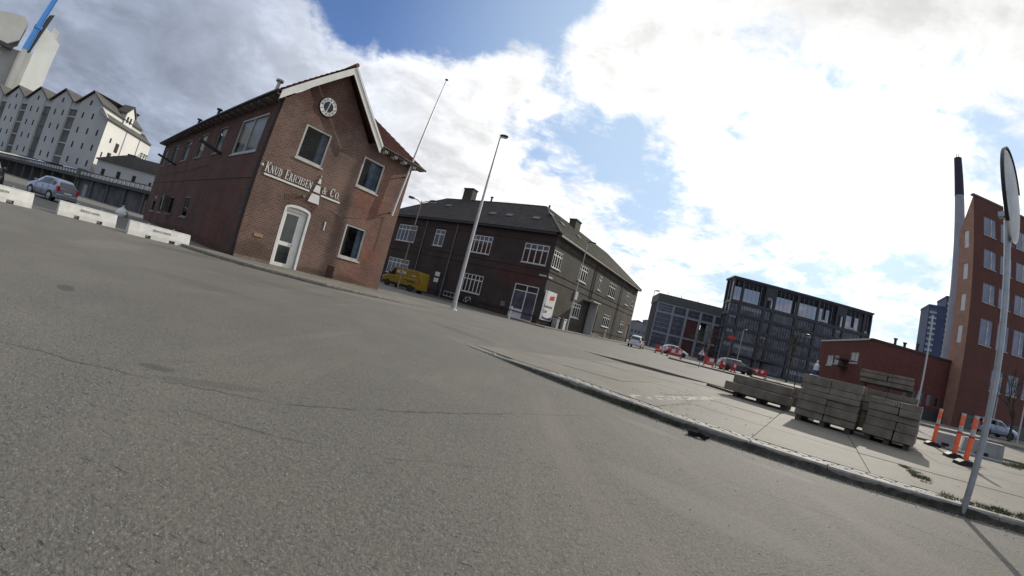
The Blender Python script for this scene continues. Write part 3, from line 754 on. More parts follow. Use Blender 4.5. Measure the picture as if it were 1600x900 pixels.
office_window(KF1 @ Tr(1.42, 0, 5.06), 1.44, 1.68, office, cur=(.98, 1.38))
office_window(KF1 @ Tr(4.95, 0, 4.98), 1.41, 1.64, office, cur=(.62, 1.36))
office_window(KF1 @ Tr(5.12, 0, 1.3), 1.30, 1.72, office, cur=(.9, 1.25))
office_window(KS @ Tr(-4.7, 0, 4.84), 3.55, 1.94, office, cols=(1.775,), cur=(.15, 2.9), cm=M_blind)
for i, (x0, x1, z0, z1) in enumerate(sh[1:6]):
    w = x1-x0
    office_window(KS @ Tr(x0, 0, z0), w, z1-z0, office, cur=(.1, w-.1) if i < 3 else (.1, w*.5), cm=M_blind, fm=M_frdark, rows=((z1-z0)*.75,) if i == 2 else ())
for i, (x0, x1, z0, z1) in enumerate(sh[6:]):
    w = x1-x0
    wn = office_window(KS @ Tr(x0, 0, z0), w, z1-z0, office, fm=M_frdark)
    if i == 1:
        cs = MB(); cs.box(0, w-.2, -.02, .02, 0, z1-z0-.15)
        c1 = sub('open_casement', cs, M_blind, wn, Tr(.1, 0, .1) @ Matrix.Rotation(R(-28), 4, 'Z')); c1['label'] = 'open casement swung out of its frame'
# door with arched head
dw, dh = 1.36, 2.98
dfm = MB(); dfm.box(0, .11, .0, .12, 0, 2.78); dfm.box(dw-.11, dw, .0, .12, 0, 2.78)
N = 8; arc = [(dw/2+(dw/2)*math.cos(R(180-180*i/N)), 2.78+.22*math.sin(R(180*i/N))) for i in range(N+1)]; arci = [(dw/2+(dw/2-.11)*math.cos(R(180-180*i/N)), 2.78+.11*math.sin(R(180*i/N))-.02) for i in range(N+1)]
for i in range(N): dfm.prism([arci[i], arci[i+1], arc[i+1], arc[i]], 0, .12)
door_f = put('door_frame', dfm, M_white, office, KF1 @ Tr(1.72, -.01, 0))
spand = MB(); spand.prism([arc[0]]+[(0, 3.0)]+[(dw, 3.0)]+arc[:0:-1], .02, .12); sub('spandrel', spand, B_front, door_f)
lf = MB(); lw = .86; lh = 2.6
lf.box(0, .12, .0, .05, 0, lh); lf.box(lw-.12, lw, .0, .05, 0, lh); lf.box(.12, lw-.12, 0, .05, 0, .22); lf.box(.12, lw-.12, 0, .05, 1.02, 1.2); lf.box(.12, lw-.12, 0, .05, lh-.12, lh)
leaf = put('door', lf, M_white, office, KF1 @ Tr(1.84, .14, .06))
sub('pane', MB().box(.12, lw-.12, .02, .03, 1.2, lh-.12), M_glass, leaf); sub('pane', MB().box(.12, lw-.12, .02, .03, .22, 1.02), M_glass, leaf)
sub('door_handle', MB().tube((lw-.06, -.0, 1.12), (lw-.06, -.06, 1.12), .014).tube((lw-.06, -.06, 1.12), (lw-.18, -.06, 1.12), .012), M_steel, leaf)
put('side_panel', MB().box(2.70, 2.97, .16, .24, .06, 2.8), M_white, office, KF1)
put('door_head_panel', MB().box(1.84, 2.97, .13, .2, 2.68, 2.86), M_white, office, KF1)
put('doorstep', MB().bbox(1.66, 3.14, -.28, .1, -.04, .12, .015), M_conc, office, KF1)
# soldier-brick arch over the door
for i in range(22):
    t = i/21.; x = 1.62+t*1.56; zc = 3.08+.20*math.sin(math.pi*t)
    rot = (t-.5)*-.5
    put('arch_brick', MB().bbox(-.031, .031, -.012, .01, 0, .24, .004), mat('arch_brick_clay', (.12, .062, .044), .85, var=.3, vscale=6), office, KF1 @ Tr(x, 0, zc) @ Matrix.Rotation(-rot, 4, 'Y'))
# bargeboards + verge
zr = 10.32; xr = 2.45
def slope_board(x0, z0, x1, z1, wd, y0, y1):
    mb = MB(); d = Vector((x1-x0, z1-z0)).normalized(); n = Vector((d.y, -d.x)); n = n if n.y < 0 else -n
    mb.prism([(x0, z0), (x1, z1), (x1, z1-wd/max(.3, abs(d.x))), (x0, z0-wd/max(.3, abs(d.x)))], y0, y1); return mb
put('bargeboard', slope_board(-.42, 7.36, xr-.002, 10.24, .30, -.555, -.51), M_white, office, KF1)
put('bargeboard', slope_board(xr+.002, 10.24, 5.38, 7.34, .30, -.555, -.51), M_white, office, KF1)
put('verge_trim', slope_board(xr+.01, 10.27, 5.42, 7.37, .10, -.59, -.56), M_white, office, KF1)
# gable roof (two tiled planes) running back into the main hip roof
def tiled(p00, p10, p11, p01, name, m, rows, cols, parent, F, lift=.035):
    """roof plane with overlapping courses of pantiles: p00-p10 eave, p01-p11 ridge"""
    mb = MB(); P = [Vector(p) for p in (p00, p10, p11, p01)]
    nrm = (P[1]-P[0]).cross(P[3]-P[0]).normalized(); nrm = nrm if nrm.z > 0 else -nrm
    def q(u_, v_): a = P[0].lerp(P[1], u_); b_ = P[3].lerp(P[2], u_); return a.lerp(b_, v_)
    for r_ in range(rows):
        v0, v1 = r_/rows, (r_+1.12)/rows if r_ < rows-1 else 1.
        for c in range(cols):
            u0, u1, um = c/cols, (c+1)/cols, (c+.35)/cols
            a, b_, c2, d2 = q(u0, v0)+nrm*lift, q(um, v0)+nrm*lift*1.9, q(um, v1)+nrm*lift*.9, q(u0, v1)
            mb.quad(a, b_, c2, d2); e, f_ = q(u1, v0)+nrm*lift, q(u1, v1)
            mb.quad(b_, e, f_, c2)
    mb.quad(P[0], P[1], P[2], P[3])
    o_ = put(name, mb, m, parent, F); o_['kind'] = 'stuff'; return o_
tiled((-.45, -.5, 7.42), (-.45, 4.6, 7.42), (xr, 4.6, zr), (xr, -.5, zr), 'gable_roof', M_tile, 14, 20, office, KF1)
tiled((5.4, -.5, 7.40), (5.4, 4.6, 7.40), (xr, 4.6, zr), (xr, -.5, zr), 'gable_roof', M_tile, 14, 20, office, KF1)
tp = math.tan(R(40)); hx = 4.1
e0 = (8.75, -.42, 7.36); rp = (hx, 4.23, 7.36+4.65*tp)
lfe = (-.55, -.42, 7.36)
back = kw(8.75, LS+.4); backl = kw(-.55, LS+.4); rb = kw(hx, LS+.4)
tiled((5.1, -.42, 7.36), e0, rp, (hx, 3.3, 7.36+3.72*tp), 'hip_roof', M_tile, 18, 20, office, KF1)
tiled(e0, (back[0], back[1], 7.36), (rb[0], rb[1], rp[2]), rp, 'main_roof', M_tile, 16, 60, office, KF1)
tiled((lfe[0], 3.2, 7.36), (backl[0], backl[1], 7.36), (rb[0], rb[1], rp[2]), (rp[0], 4.2, rp[2]), 'main_roof', M_tile, 16, 60, office, KF1)
rm = MB(); rm.quad((*kw(8.15, LS), WH), (*kw(0, LS), WH), (rb[0], rb[1], rp[2]-.1)); put('rear_gable', rm, B_side, office, KF1)
# soffits, rafter ends, gutters
sf = MB(); sf.box(5.0, 8.72, -.40, -.002, 7.27, 7.31)
put('soffit', sf, M_frdark, office, KF1)
sfs = MB(); sfs.box(-LS-.3, .12, -.50, -.002, 7.27, 7.31); put('soffit', sfs, M_frdark, office, KS)
for x in (5.75, 6.45, 7.15, 7.85):
    for dx in (0, .12): put('rafter_end', MB().bbox(x+dx, x+dx+.06, -.44, -.02, 7.13, 7.265, .006), M_white, office, KF1)
for i in range(27):
    put('rafter_end', MB().bbox(-.9-i*.96, -.84-i*.96, -.50, -.02, 7.15, 7.262, .006), M_frdark, office, KS)
put('gutter', MB().tube((-LS-.3, -.56, 7.36), (.2, -.56, 7.36), .07, n=8), M_blackm, office, KS)
put('gutter', MB().tube((5.4, -.50, 7.33), (8.75, -.50, 7.33), .06, n=8), M_blackm, office, KF1)
put('fascia', MB().box(-LS-.3, .1, -.535, -.51, 7.28, 7.44), M_blackm, office, KS)
put('downpipe', MB().path([(-.12, -.5, 7.3), (-.12, -.1, 6.95), (-.12, -.1, .1)], .05), M_blackm, office, KS, smooth=True)
put('ridge_cap', MB().tube((xr, -.52, zr+.05), (xr, 4.5, zr+.05), .11, n=8), M_tile, office, KF1)
for (x, h) in ((1.3, .55), (10.2, .35), (15, .3)):
    puts('roof_vent', MB().tube((-x, -.1, 7.5), (-x, -.1, 8.0+h*.6), .09).tube((-x, -.1, 8.0+h*.6), (-x, -.1, 8.08+h*.6), .2), M_frame if x < 2 else M_blackm, office, KS)
put('string_course', MB().box(-LS, -.4, -.03, -.002, 3.55, 3.64), B_side, office, KS)
put('cable', MB().path([(-24.9, -.03, 4.3), (-14, -.03, 4.25), (-8, -.03, 4.45)], .012, 5), M_blackm, office, KS)
put('cable', MB().path([(4.1, -.03, 3.35), (4.6, -.03, 3.2), (5.6, -.03, 3.45), (7.25, -.03, 4.05), (7.32, -.03, 3.0), (7.28, -.03, 2.2)], .012, 5), M_frdark, office, KF1)
puts('plinth', MB().box(0, 1.70, -.025, -.002, -.05, .22).box(3.10, 8.15, -.025, -.002, -.05, .12), M_conc, office, KF1)
for x0, z0, ln in ((6.48, 5.02, 1.42), (18.43, 4.92, 1.6)):
    put('timber_boom', MB().bbox(-.08, .08, -ln, 0, -.08, .08, .01), M_blackm, office, KS @ Tr(-x0, -.02, z0) @ Matrix.Rotation(R(-12), 4, 'X'))
put('wall_grille', MB().box(4.72, 5.11, .04, .07, .14, .70), M_blackm, office, KF1)
for i in range(6): put('grille_bar', MB().box(4.74+i*.065, 4.765+i*.065, .005, .035, .14, .70), mat('rusty_bar', (.10, .05, .035), .8), office, KF1)
put('wall_plate', MB().bbox(.66, 1.08, -.03, -.002, 1.14, 1.28, .008), mat('brass_plate', (.32, .19, .12), .5, metal=.3), office, KF1)
put('wall_lamp', MB().lathe([(.05, 0), (.08, .03), (.07, .1), (.02, .14)], 10, (-.0, -.10, 4.08)).box(-.03, .03, -.08, -.0, 4.1, 4.13), M_frame, office, KF1 @ Tr(.045, 0, 0))
put('door_lamp', MB().bbox(-.06, .06, -.10, -.002, 0, .09, .02), M_frdark, office, KF1 @ Tr(2.42, 0, 3.44))

# house number and company sign
num = thing('house_number', 'white numeral 1 fixed to the brick wall right of the office door', 'house number', KF1 @ Tr(3.85, 0, 2.30))
mb, _ = glyph_mb('1', .42, .03, -.035, .8); put('numeral', mb, M_white, num, KF1 @ Tr(3.85, 0, 2.30))
sign = thing('company_sign', 'white raised letters reading Knud Erichsen & Co. with underline and beacon emblem above the door', 'sign', KF1 @ Tr(.2, 0, 3.86))
caps = [('K', 1), ('NUD', 0), (' ', 0), ('E', 1), ('RICHSEN', 0)]
def letters(seq, x, tw):
    tot = 0; items = []
    for txt, cap in seq:
        for ch in txt:
            if ch == ' ': tot += .16; continue
            h = .44 if cap else .345; mb, adv = glyph_mb(ch, h, .035, -.045, .82); items.append((mb, tot, ch)); tot += adv+.012
    k = tw/tot
    for mb, dx, ch in items:
        put('letter', mb, M_white, sign, KF1 @ Tr(x+dx*k, 0, 3.93) @ Matrix.Diagonal((k, 1, 1, 1)))
letters(caps, .24, 2.44); letters([('&', 0), (' ', 0), ('C', 1), ('O', 0), ('.', 0)], 3.24, 1.06)
put('underline', MB().box(.28, 2.62, -.04, -.002, 3.78, 3.86), M_white, sign, KF1); put('underline', MB().box(3.26, 4.36, -.04, -.002, 3.78, 3.86), M_white, sign, KF1)
def cone(z0, z1, cx=2.98, b=.30, zb=3.36, zt=4.74):
    w0 = b*(zt-z0)/(zt-zb); w1 = b*(zt-z1)/(zt-zb); return MB().prism([(cx-w0, z0), (cx+w0, z0), (cx+w1, z1), (cx-w1, z1)], -.05, -.004)
for z0, z1 in ((3.36, 3.78), (3.88, 4.22), (4.32, 4.56), (4.63, 4.735)): put('beacon_emblem', cone(z0, z1), M_white, sign, KF1)
# clock
CKF = KF1 @ Tr(2.07, -.02, 7.88)
clock = thing('wall_clock', 'round clock with white chapter ring and dark centre high in the gable', 'clock', CKF)
put('rim', MB().lathe([(.47, -.05), (.49, -.03), (.49, .01), (.30, .01)], 40, axis='y'), M_blackm, clock, CKF)
put('chapter_ring', MB().lathe([(.45, -.06), (.45, -.045)], 40, axis='y'), M_white, clock, CKF)
put('dial_centre', MB().lathe([(.26, -.066), (.26, -.062)], 32, axis='y'), M_blackm, clock, CKF)
for k in range(12):
    mb = MB(); mb.box(-.014, .014, -.066, -.061, .31, .42)
    if k % 3 == 0: mb.box(.022, .036, -.066, -.061, .31, .42)
    put('hour_mark', mb, M_blackm, clock, CKF @ Matrix.Rotation(R(30*k), 4, 'Y'))
put('clock_hand', MB().prism([(-.02, 0), (.02, 0), (.035, .2), (0, .28), (-.035, .2)], -.076, -.071), M_white, clock, CKF @ Matrix.Rotation(R(5), 4, 'Y'))
put('clock_hand', MB().prism([(-.02, 0), (.02, 0), (.03, .28), (0, .39), (-.03, .28)], -.084, -.079), M_white, clock, CKF @ Matrix.Rotation(R(188), 4, 'Y'))
# flagpole on brackets
FP = KF1 @ Tr(7.5, -.28, 4.2)
fp = thing('flagpole', 'tall slender white flagpole bracketed to the right edge of the brick office', 'flagpole', FP)
put('pole', MB().tube((0, 0, 0), (.27, 0, 3.0), .075, .06, 10).tube((.27, 0, 3.0), (.70, 0, 9.0), .06, .03, 10), M_greyp, fp, FP, smooth=True)
put('finial', MB().lathe([(.02, 0), (.10, .05), (.10, .09), (.02, .13)], 12, (.70, 0, 9.0)), M_blackm, fp, FP, smooth=True)
puts('bracket', MB().box(-.03, .03, 0, .28, .1, .16), M_blackm, fp, FP); puts('bracket', MB().box(.20, .26, 0, .28, 2.3, 2.36), M_blackm, fp, FP)

# ================================================================= dark corner building
DL = fr(DC, 121); DR = fr(DC, 35)
dark = thing('corner_building', 'long dark two storey corner building with white multi-pane windows and tiled hip roof', 'building', fr(DC, 35))
LL, LR, DH = 25.0, 30.0, 9.0
lw = [(.55, 3.3, 5.70, 7.68, 4), (7.3, 10.15, 5.80, 7.75, 5), (14.1, 15.62, 5.82, 7.80, 2), (18.9, 22.3, 5.72, 7.85, 5), (7.2, 9.75, 1.48, 3.45, 5), (18.7, 22.5, 1.45, 3.45, 5)]
holesL = [(-b, -a, c, d) for a, b, c, d, n in lw]+[(-3.3, -.6, .12, 3.52), (-13.2, -11.9+.0, .12, 2.6)]
put('left_wall', wall(-LL, 0, -.05, DH, holesL, .15), B_darkL, dark, DL)
rwn = [(.12, 2.0, 5.75, 7.48, 4), (6.5, 8.8, 5.76, 7.55, 4), (12.6, 13.6, 5.78, 7.58, 2), (16.5, 19.4, 5.70, 7.55, 4), (24.5, 26.2, 5.70, 7.62, 3),
       (6.6, 9.0, 1.66, 3.27, 4), (16.9, 19.8, 1.60, 3.28, 4), (24.5, 26.7, 1.48, 3.15, 3), (28.0, 28.7, 6.0, 6.9, 1)]
holesR = [(a, b, c, d) for a, b, c, d, n in rwn]+[(12.7, 14.5, .12, 3.2), (28.2, 29.7, .12, 3.0)]
put('right_wall', wall(0, LR, -.05, DH, holesR, .15), B_darkR, dark, DR)
bk = MB()
bd = 10.5
pL = DL @ Vector((-LL, 0, 0)); pL2 = DL @ Vector((-LL, bd, 0)); pR = DR @ Vector((LR, 0, 0)); pR2 = DR @ Vector((LR, bd, 0))
ang_ = None
# inner corner of the two wings
def isect(p, d, q_, e):
    det = d.x*(-e.y)+e.x*d.y; w = q_-p; t = (w.x*(-e.y)+e.x*w.y)/det; return p+d*t
dLv = Vector((math.sin(R(301)), math.cos(R(301)), 0)); dRv = Vector((math.sin(R(35)), math.cos(R(35)), 0))
def off(fl, fr_):
    """corner of the two facades moved inwards by fl (left wing) and fr_ (right wing)"""
    return isect(DL @ Vector((0, fl, 0)), dLv, DR @ Vector((0, fr_, 0)), dRv)
inner = off(bd, bd)
def wq(mb, a, b, z0, z1): mb.quad((a.x, a.y, z0), (b.x, b.y, z0), (b.x, b.y, z1), (a.x, a.y, z1))
for a, b in ((pL, pL2), (pL2, inner), (inner, pR2), (pR2, pR)): wq(bk, a, b, -.05, DH)
put('rear_wall', bk, B_darkR, dark)
ZR = 13.3; ov = -.45; hb = bd/2
def P3(v, z): return (v.x, v.y, z)
cE = off(ov, ov); cR = off(hb, hb); cI = off(bd-ov, bd-ov)
LE = DL @ Vector((-LL-.45, ov, 0)); LRd = DL @ Vector((-LL+4.6, hb, 0)); LI = DL @ Vector((-LL-.45, bd-ov, 0))
RE = DR @ Vector((LR+.45, ov, 0)); RRd = DR @ Vector((LR-4.5, hb, 0)); RI = DR @ Vector((LR+.45, bd-ov, 0))
ze = DH+.02
tiled(P3(LE, ze), P3(cE, ze), P3(cR, ZR), P3(LRd, ZR), 'left_roof', M_tiledk, 24, 60, dark, None, .03)
tiled(P3(cE, ze), P3(RE, ze), P3(RRd, ZR), P3(cR, ZR), 'right_roof', M_moss, 24, 60, dark, None, .03)
rr = MB()
rr.quad(P3(LE, ze), P3(LRd, ZR), P3(LI, ze)); rr.quad(P3(RE, ze), P3(RRd, ZR), P3(RI, ze))
rr.quad(P3(LI, ze), P3(LRd, ZR), P3(cR, ZR), P3(cI, ze)); rr.quad(P3(RI, ze), P3(RRd, ZR), P3(cR, ZR), P3(cI, ze))
put('hip_roof', rr, M_tiledk, dark)
put('ridge_cap', MB().path([P3(LE, ze), P3(LRd, ZR), P3(cR, ZR), P3(RRd, ZR), P3(RE, ze)], .12, 6), M_tiledk, dark)
put('ridge_cap', MB().path([P3(cE, ze+.03), P3(cR, ZR)], .12, 6), M_tiledk, dark)
ev = MB(); ev.box(-LL, -.0, -.45, -.002, DH-.22, DH); put('eave_board', ev, M_blackm, dark, DL)
ev = MB(); ev.box(.0, LR+.4, -.45, -.002, DH-.22, DH); put('eave_board', ev, M_frdark, dark, DR)
for (z, h) in ((4.55, .10), (.75, .08), (5.25, .05), (8.0, .06)):
    put('string_course', MB().box(-LL, -.02, -.05, -.002, z, z+h), B_darkL, dark, DL)
    put('string_course', MB().box(.02, LR, -.05, -.002, z, z+h), B_darkR, dark, DR)
DARKW = {}
def barred(w, h, n, parent, F, tr=.72, sill=True):
    key = (round(w, 2), round(h, 2), n)
    if key not in DARKW:
        cols = [w*i/n for i in range(1, n)]; t = .09
        pw = w/n
        DARKW[key] = (frame_mb(w, h, t, .02, .10, cols, (h*tr,), .10).mesh('window', M_white), MB().box(.04, pw-.04, .05, .058, .06, h*tr-.05).mesh('pane', M_glass),
                      MB().box(.04, pw-.04, .05, .058, h*tr+.05, h-.06).mesh('pane', M_glass), MB().bbox(-.06, w+.06, -.08, .02, -.09, -.003, .01).mesh('sill', M_frame), pw)
    fm, p1, p2, sl, pw = DARKW[key]
    wn = link('window', fm, parent, F)
    for i in range(n):
        sub('pane', p1, None, wn, Tr(i*pw, 0, 0)); sub('pane', p2, None, wn, Tr(i*pw, 0, 0))
    if sill: sub('sill', sl, None, wn)
    return wn
for a, b, c, d, n in lw: barred(b-a, d-c, n, dark, DL @ Tr(-b, 0, c))
for a, b, c, d, n in rwn: barred(b-a, d-c, n, dark, DR @ Tr(a, 0, c))
# corner shop door and shop window
put('shop_front', frame_mb(2.7, 3.4, .09, .02, .12, (1.42,), (2.75,), .09), M_white, dark, DL @ Tr(-3.3, 0, .12))
sf_ = MB(); sf_.box(.09, 1.37, .05, .10, .09, .95); put('shop_door_panel', sf_, M_white, dark, DL @ Tr(-3.3, 0, .12))
put('shop_pane', MB().box(.09, 1.37, .07, .078, .95, 2.7), M_glassb, dark, DL @ Tr(-3.3, 0, .12))
put('shop_pane', MB().box(1.47, 2.61, .07, .078, .09, 2.7), M_glassb, dark, DL @ Tr(-3.3, 0, .12))
put('shop_pane', MB().box(.09, 2.61, .078, .084, 2.8, 3.3), M_glass, dark, DL @ Tr(-3.3, 0, .12))
put('gate', MB().box(-13.18, -11.92, .08, .13, .12, 2.6), M_blackm, dark, DL)
put('entrance_door', MB().box(12.72, 14.48, .1, .15, .12, 3.18), M_blackm, dark, DR); put('back_door', MB().box(28.2, 29.7, .1, .15, .12, 3.0), M_frdark, dark, DR)
puts('entrance_step', MB().bbox(12.0, 15.0, -1.0, 0, 0, .26, .02).bbox(12.3, 14.8, -.7, -.002, .26, .42, .02), M_conc, dark, DR)
cp = MB(); cp.bbox(9.3, 11.6, -1.3, -.002, 3.95, 4.07, .01); put('canopy', cp, M_frame, dark, DR); put('canopy_bracket', MB().box(11.3, 11.4, -1.1, -.002, .1, 3.95), M_frame, dark, DR)
for x, m_ in ((12.4, 0), (17.3, 0)): put('downpipe', MB().tube((-x, -.1, DH-.2), (-x, -.1, .15), .06), M_frdark, dark, DL)
put('downpipe', MB().tube((11.0, -.1, DH-.2), (11.0, -.1, .15), .06), M_blackm, dark, DR); put('downpipe', MB().tube((21.8, -.1, DH-.2), (21.8, -.1, .15), .05), M_frdark, dark, DR)
def chimney_block(F, w, d, z0, z1, m, name='chimney'):
    c = put(name, MB().bbox(-w/2, w/2, -d/2, d/2, z0, z1, .02), m, dark, F); sub('cap', MB().bbox(-w/2-.08, w/2+.08, -d/2-.08, d/2+.08, z1+.002, z1+.18, .02), m, c); return c
chimney_block(DL @ Tr(-16.6, hb, 0), 1.5, 1.0, 12.6, 14.7, M_tiledk); chimney_block(DR @ Tr(12.7, hb, 0), 1.5, 1.0, 12.6, 14.2, M_moss)
put('flue', MB().tube((-12.9, hb, 13.2), (-12.9, hb, 13.9), .12).tube((-12.9, hb, 13.9), (-12.9, hb, 14.0), .22), M_blackm, dark, DL)
put('flue', MB().tube((1.2+4.3, hb, 13.2), (1.2+4.3, hb, 13.75), .12), M_blackm, dark, DR)
sl_ = (ZR-ze)/(hb-ov)
def skylight(F, x, y):
    z = ze+(y-ov)*sl_; mb = MB(); mb.bbox(-.42, .42, -.30, .30, 0.05, .16, .015)
    a = math.atan(sl_); o = put('roof_window', mb, M_frdark, dark, F @ Tr(x, y, z) @ Matrix.Rotation(a, 4, 'X'))
    sub('pane', MB().box(-.33, .33, -.22, .22, .162, .168), M_glassb, o)
for x, y in ((9.6, 1.9), (7.3, 1.9), (3.9, 1.9), (17.6, 3.0)): skylight(DL, -x, y)
for x, y in ((4.6, 2.6), (8.8, 2.4), (2.8, 3.2)): skylight(DR, x, y)
for zc in (2.62, 1.92): put('notice', MB().box(-13.95, -13.25, -.03, -.002, zc-.24, zc+.24), M_white, dark, DL)
put('meter_box', MB().bbox(-4.35, -3.85, -.12, -.002, .95, 1.45, .01), M_frdark, dark, DL)
put('cellar_window', frame_mb(1.6, .55, .07, -.03, .02, (.53, 1.06), (), .05), M_frame, dark, DL @ Tr(-12.0, 0, .45)); put('cellar_pane', MB().box(-11.95, -10.45, -.012, -.004, .5, .95), M_glass, dark, DL)
put('street_name_plate', MB().box(-.95, -.12, -.03, -.002, 4.66, 4.82), M_frame, dark, DL); put('street_name_plate', MB().box(.12, .9, -.03, -.002, 4.66, 4.82), M_frame, dark, DR)
put('wall_box', MB().bbox(6.5, 7.2, -.14, -.002, 3.6, 4.5, .02), M_frame, dark, DR)

# advertising banner on the corner
AF = DR @ Tr(.1, -.10, .62)
adv = thing('banner_sign', 'tall white cafe banner with red logo and dark lettering at the building corner', 'sign', AF)
put('panel', MB().bbox(0, 2.3, -.06, .0, 0, 2.85, .01), M_white, adv, AF)
put('logo', MB().prism([(1.05, 1.98), (1.95, 2.1), (1.95, 2.52), (1.05, 2.40)], -.075, -.062), M_red, adv, AF)
put('footer', MB().prism([(.35, .14), (1.2, .05), (2.15, .10), (2.15, .34), (1.2, .24), (.35, .36)], -.075, -.062), M_bluepaint, adv, AF)
link('lettering', text_mesh('Restaurant', .46, M_text, .003, bold=.006), adv, AF @ Tr(.22, -.066, 1.22) @ UP @ Matrix.Diagonal((.84, 1, 1, 1)))
link('lettering', text_mesh('Café', .46, M_text, .003, bold=.006), adv, AF @ Tr(.22, -.066, .72) @ UP)
# bins beside the banner
for i, (x, m_, lab) in enumerate(((2.75, M_conc2, 'pale litter bin standing nearest the cafe banner'), (3.55, M_blackm, 'black wheeled bin between two pale bins by the dark wall'), (4.3, M_white, 'white utility cabinet against the dark wall right of the black bin'))):
    BF = DR @ Tr(x, -.55, .12); b = thing(('litter_bin', 'wheeled_bin', 'utility_cabinet')[i], lab, ('bin', 'bin', 'cabinet')[i], BF)
    mb = MB(); mb.prism([(-.24, 0), (.24, 0), (.29, 1.02), (-.29, 1.02)], -.28, .28); put('body', mb, m_, b, BF)
    put('lid', MB().bbox(-.32, .32, -.32, .32, 1.022, 1.12, .02), M_blackm if i < 2 else M_frame, b, BF)
# bollards in white
def white_bollard(P, lab, z=0.):
    F = Tr(P[0], P[1], z); b = thing('white_bollard', lab, 'bollard', F, 'white bollards in front of the dark building')
    put('post', MB().lathe([(.10, 0), (.09, .06), (.085, 1.0), (.10, 1.02), (.095, 1.1), (.05, 1.16)], 12), M_white, b, F, smooth=True); put('band', MB().lathe([(.095, .78), (.095, .86)], 12), M_blackm, b, F)
v = DL @ Vector((-1.5, -2.6, 0)); white_bollard((v.x, v.y), 'white bollard in front of the shop door near the banner', .0)
v = DR @ Vector((15.2, -1.4, 0)); white_bollard((v.x, v.y), 'white bollard beside the entrance steps on the lit facade', .12)
# bicycle leaning at the wall
def bicycle(F):
    b = thing('bicycle', 'pale framed bicycle parked against the dark wall under the ground floor window', 'bicycle', F)
    for x in (-.52, .52):
        w = put('wheel', MB().lathe([(.33, -.015), (.34, 0), (.33, .015), (.31, 0)], 24, (x, 0, .34), axis='y'), M_black, b, F)
        sp_ = MB()
        for k in range(8): sp_.tube((x, 0, .34), (x+.31*math.cos(k*.785), 0, .34+.31*math.sin(k*.785)), .004, n=4)
        sub('spoke', sp_, M_steel, w)
    fm = MB(); r_ = .024
    for p, q_ in [((-.52, 0, .34), (-.12, 0, .30)), ((-.52, 0, .34), (-.22, 0, .82)), ((-.12, 0, .30), (-.22, 0, .82)), ((-.12, 0, .30), (.36, 0, .78)), ((-.22, 0, .80), (.36, 0, .84)), ((.36, 0, .90), (.52, 0, .34))]: fm.tube(p, q_, r_, n=6)
    put('frame', fm, M_white, b, F); put('saddle', MB().bbox(-.36, -.10, -.07, .07, .88, .94, .02).tube((-.22, 0, .8), (-.23, 0, .9), .015), M_black, b, F)
    put('handlebar', MB().path([(.34, -.28, .98), (.38, 0, 1.0), (.34, .28, .98)], .014, 6).tube((.36, 0, .88), (.38, 0, 1.0), .014), M_steel, b, F)
bicycle(DL @ Tr(-8.1, -.55, .12) @ Matrix.Rotation(R(8), 4, 'X'))
sg = DL @ Tr(-16.0, -1.2, .12)
dsk = thing('round_sign_back', 'grey round sign back standing right of the yellow van', 'sign', sg)
put('disc', MB().lathe([(.62, -.02), (.62, .02)], 24, (0, 0, .85), axis='y', sy=1.2), M_frame, dsk, sg); put('post', MB().tube((0, .05, 0), (0, .05, 1.3), .03), M_steel, dsk, sg)

# ================================================================= office block in black steel and glass
GP = pol(90, 32); GR = fr(GP, 103); GLF = fr(GP, 195)
blk = thing('glass_office_block', 'black framed five storey glass office block with tall top storey', 'building', GR)
GW = 37.6; GZ = [0.0, 2.9, 5.75, 8.65, 11.75, 14.4, 19.6]
gx = [(0.35, 2.15), (2.75, 8.05), (8.7, 10.3), (10.9, 16.2), (16.9, 21.8), (22.4, 27.2), (27.8, 29.4), (30.0, 35.2), (35.8, 37.3)]
holes = []
for i in range(6):
    for a, b in gx:
        z0, z1 = GZ[i]+.35, GZ[i+1]-.32
        if i == 5 and b-a < 1.7 and a > 3 and a < 35: z1 = 17.3
        holes.append((a, b, z0, z1))
put('front_frame', wall(0, GW, -.1, 19.6, holes, .5), M_blkfr, blk, GR)
for (a, b, c, d) in holes:
    wn = put('window_bay', MB().box(a, b, .32, .36, c, d) if c < 14 else MB().quad((a, .34, c), (b, .34, c), (b, .34, d), (a, .34, d)), M_glasstop if c > 14 else M_glassd, blk, GR)
    fins = MB(); n = max(2, int((b-a)/(.62 if c < 14 else 1.05)))
    for k in range(1, n): x = a+(b-a)*k/n; fins.box(x-.03, x+.03, .24, .318, c, d)
    subs('glazing_bar', fins, M_greyfr if (c > 14 or rnd.random() < .4) else M_blkfr, wn)
    if d-c > 3:
        if 11 < a < 36: subs('painted_sky_gap', MB().quad((a+.3, .30, c+.1), (a+(b-a)*rnd.uniform(.4, .9), .30, c+.1), (a+(b-a)*.6, .30, c+.55), (a+.3, .30, c+.6)), M_blind, wn)  # opaque pale patch painted in for sky light showing through the storey
    elif rnd.random() < .35: sub('blind', MB().box(a+.1, b-.1, .30, .316, d-rnd.uniform(.3, 1.2), d-.02), M_greyfr, wn)
lh_ = []
for i in range(6):
    for a, b in ((-2.6, -.35), (-5.2, -2.95)): lh_.append((a, b, GZ[i]+.35, GZ[i+1]-.32))
put('side_frame', wall(-5.5, 0, -.1, 19.6, lh_, .4), M_blkfr, blk, GLF)
for (a, b, c, d) in lh_: put('window_bay', MB().box(a, b, .25, .29, c, d), M_glassb, blk, GLF)
bx = MB(); bx.box(.6, GW-.6, .6, 5.2, 0, 14.3); put('core', bx, M_room, blk, GR)
for k in range(5): put('back_column', MB().box(k*8.8, k*8.8+.8, 4.8, 5.2, 14.4, 19.58), M_blkfr, blk, GR)
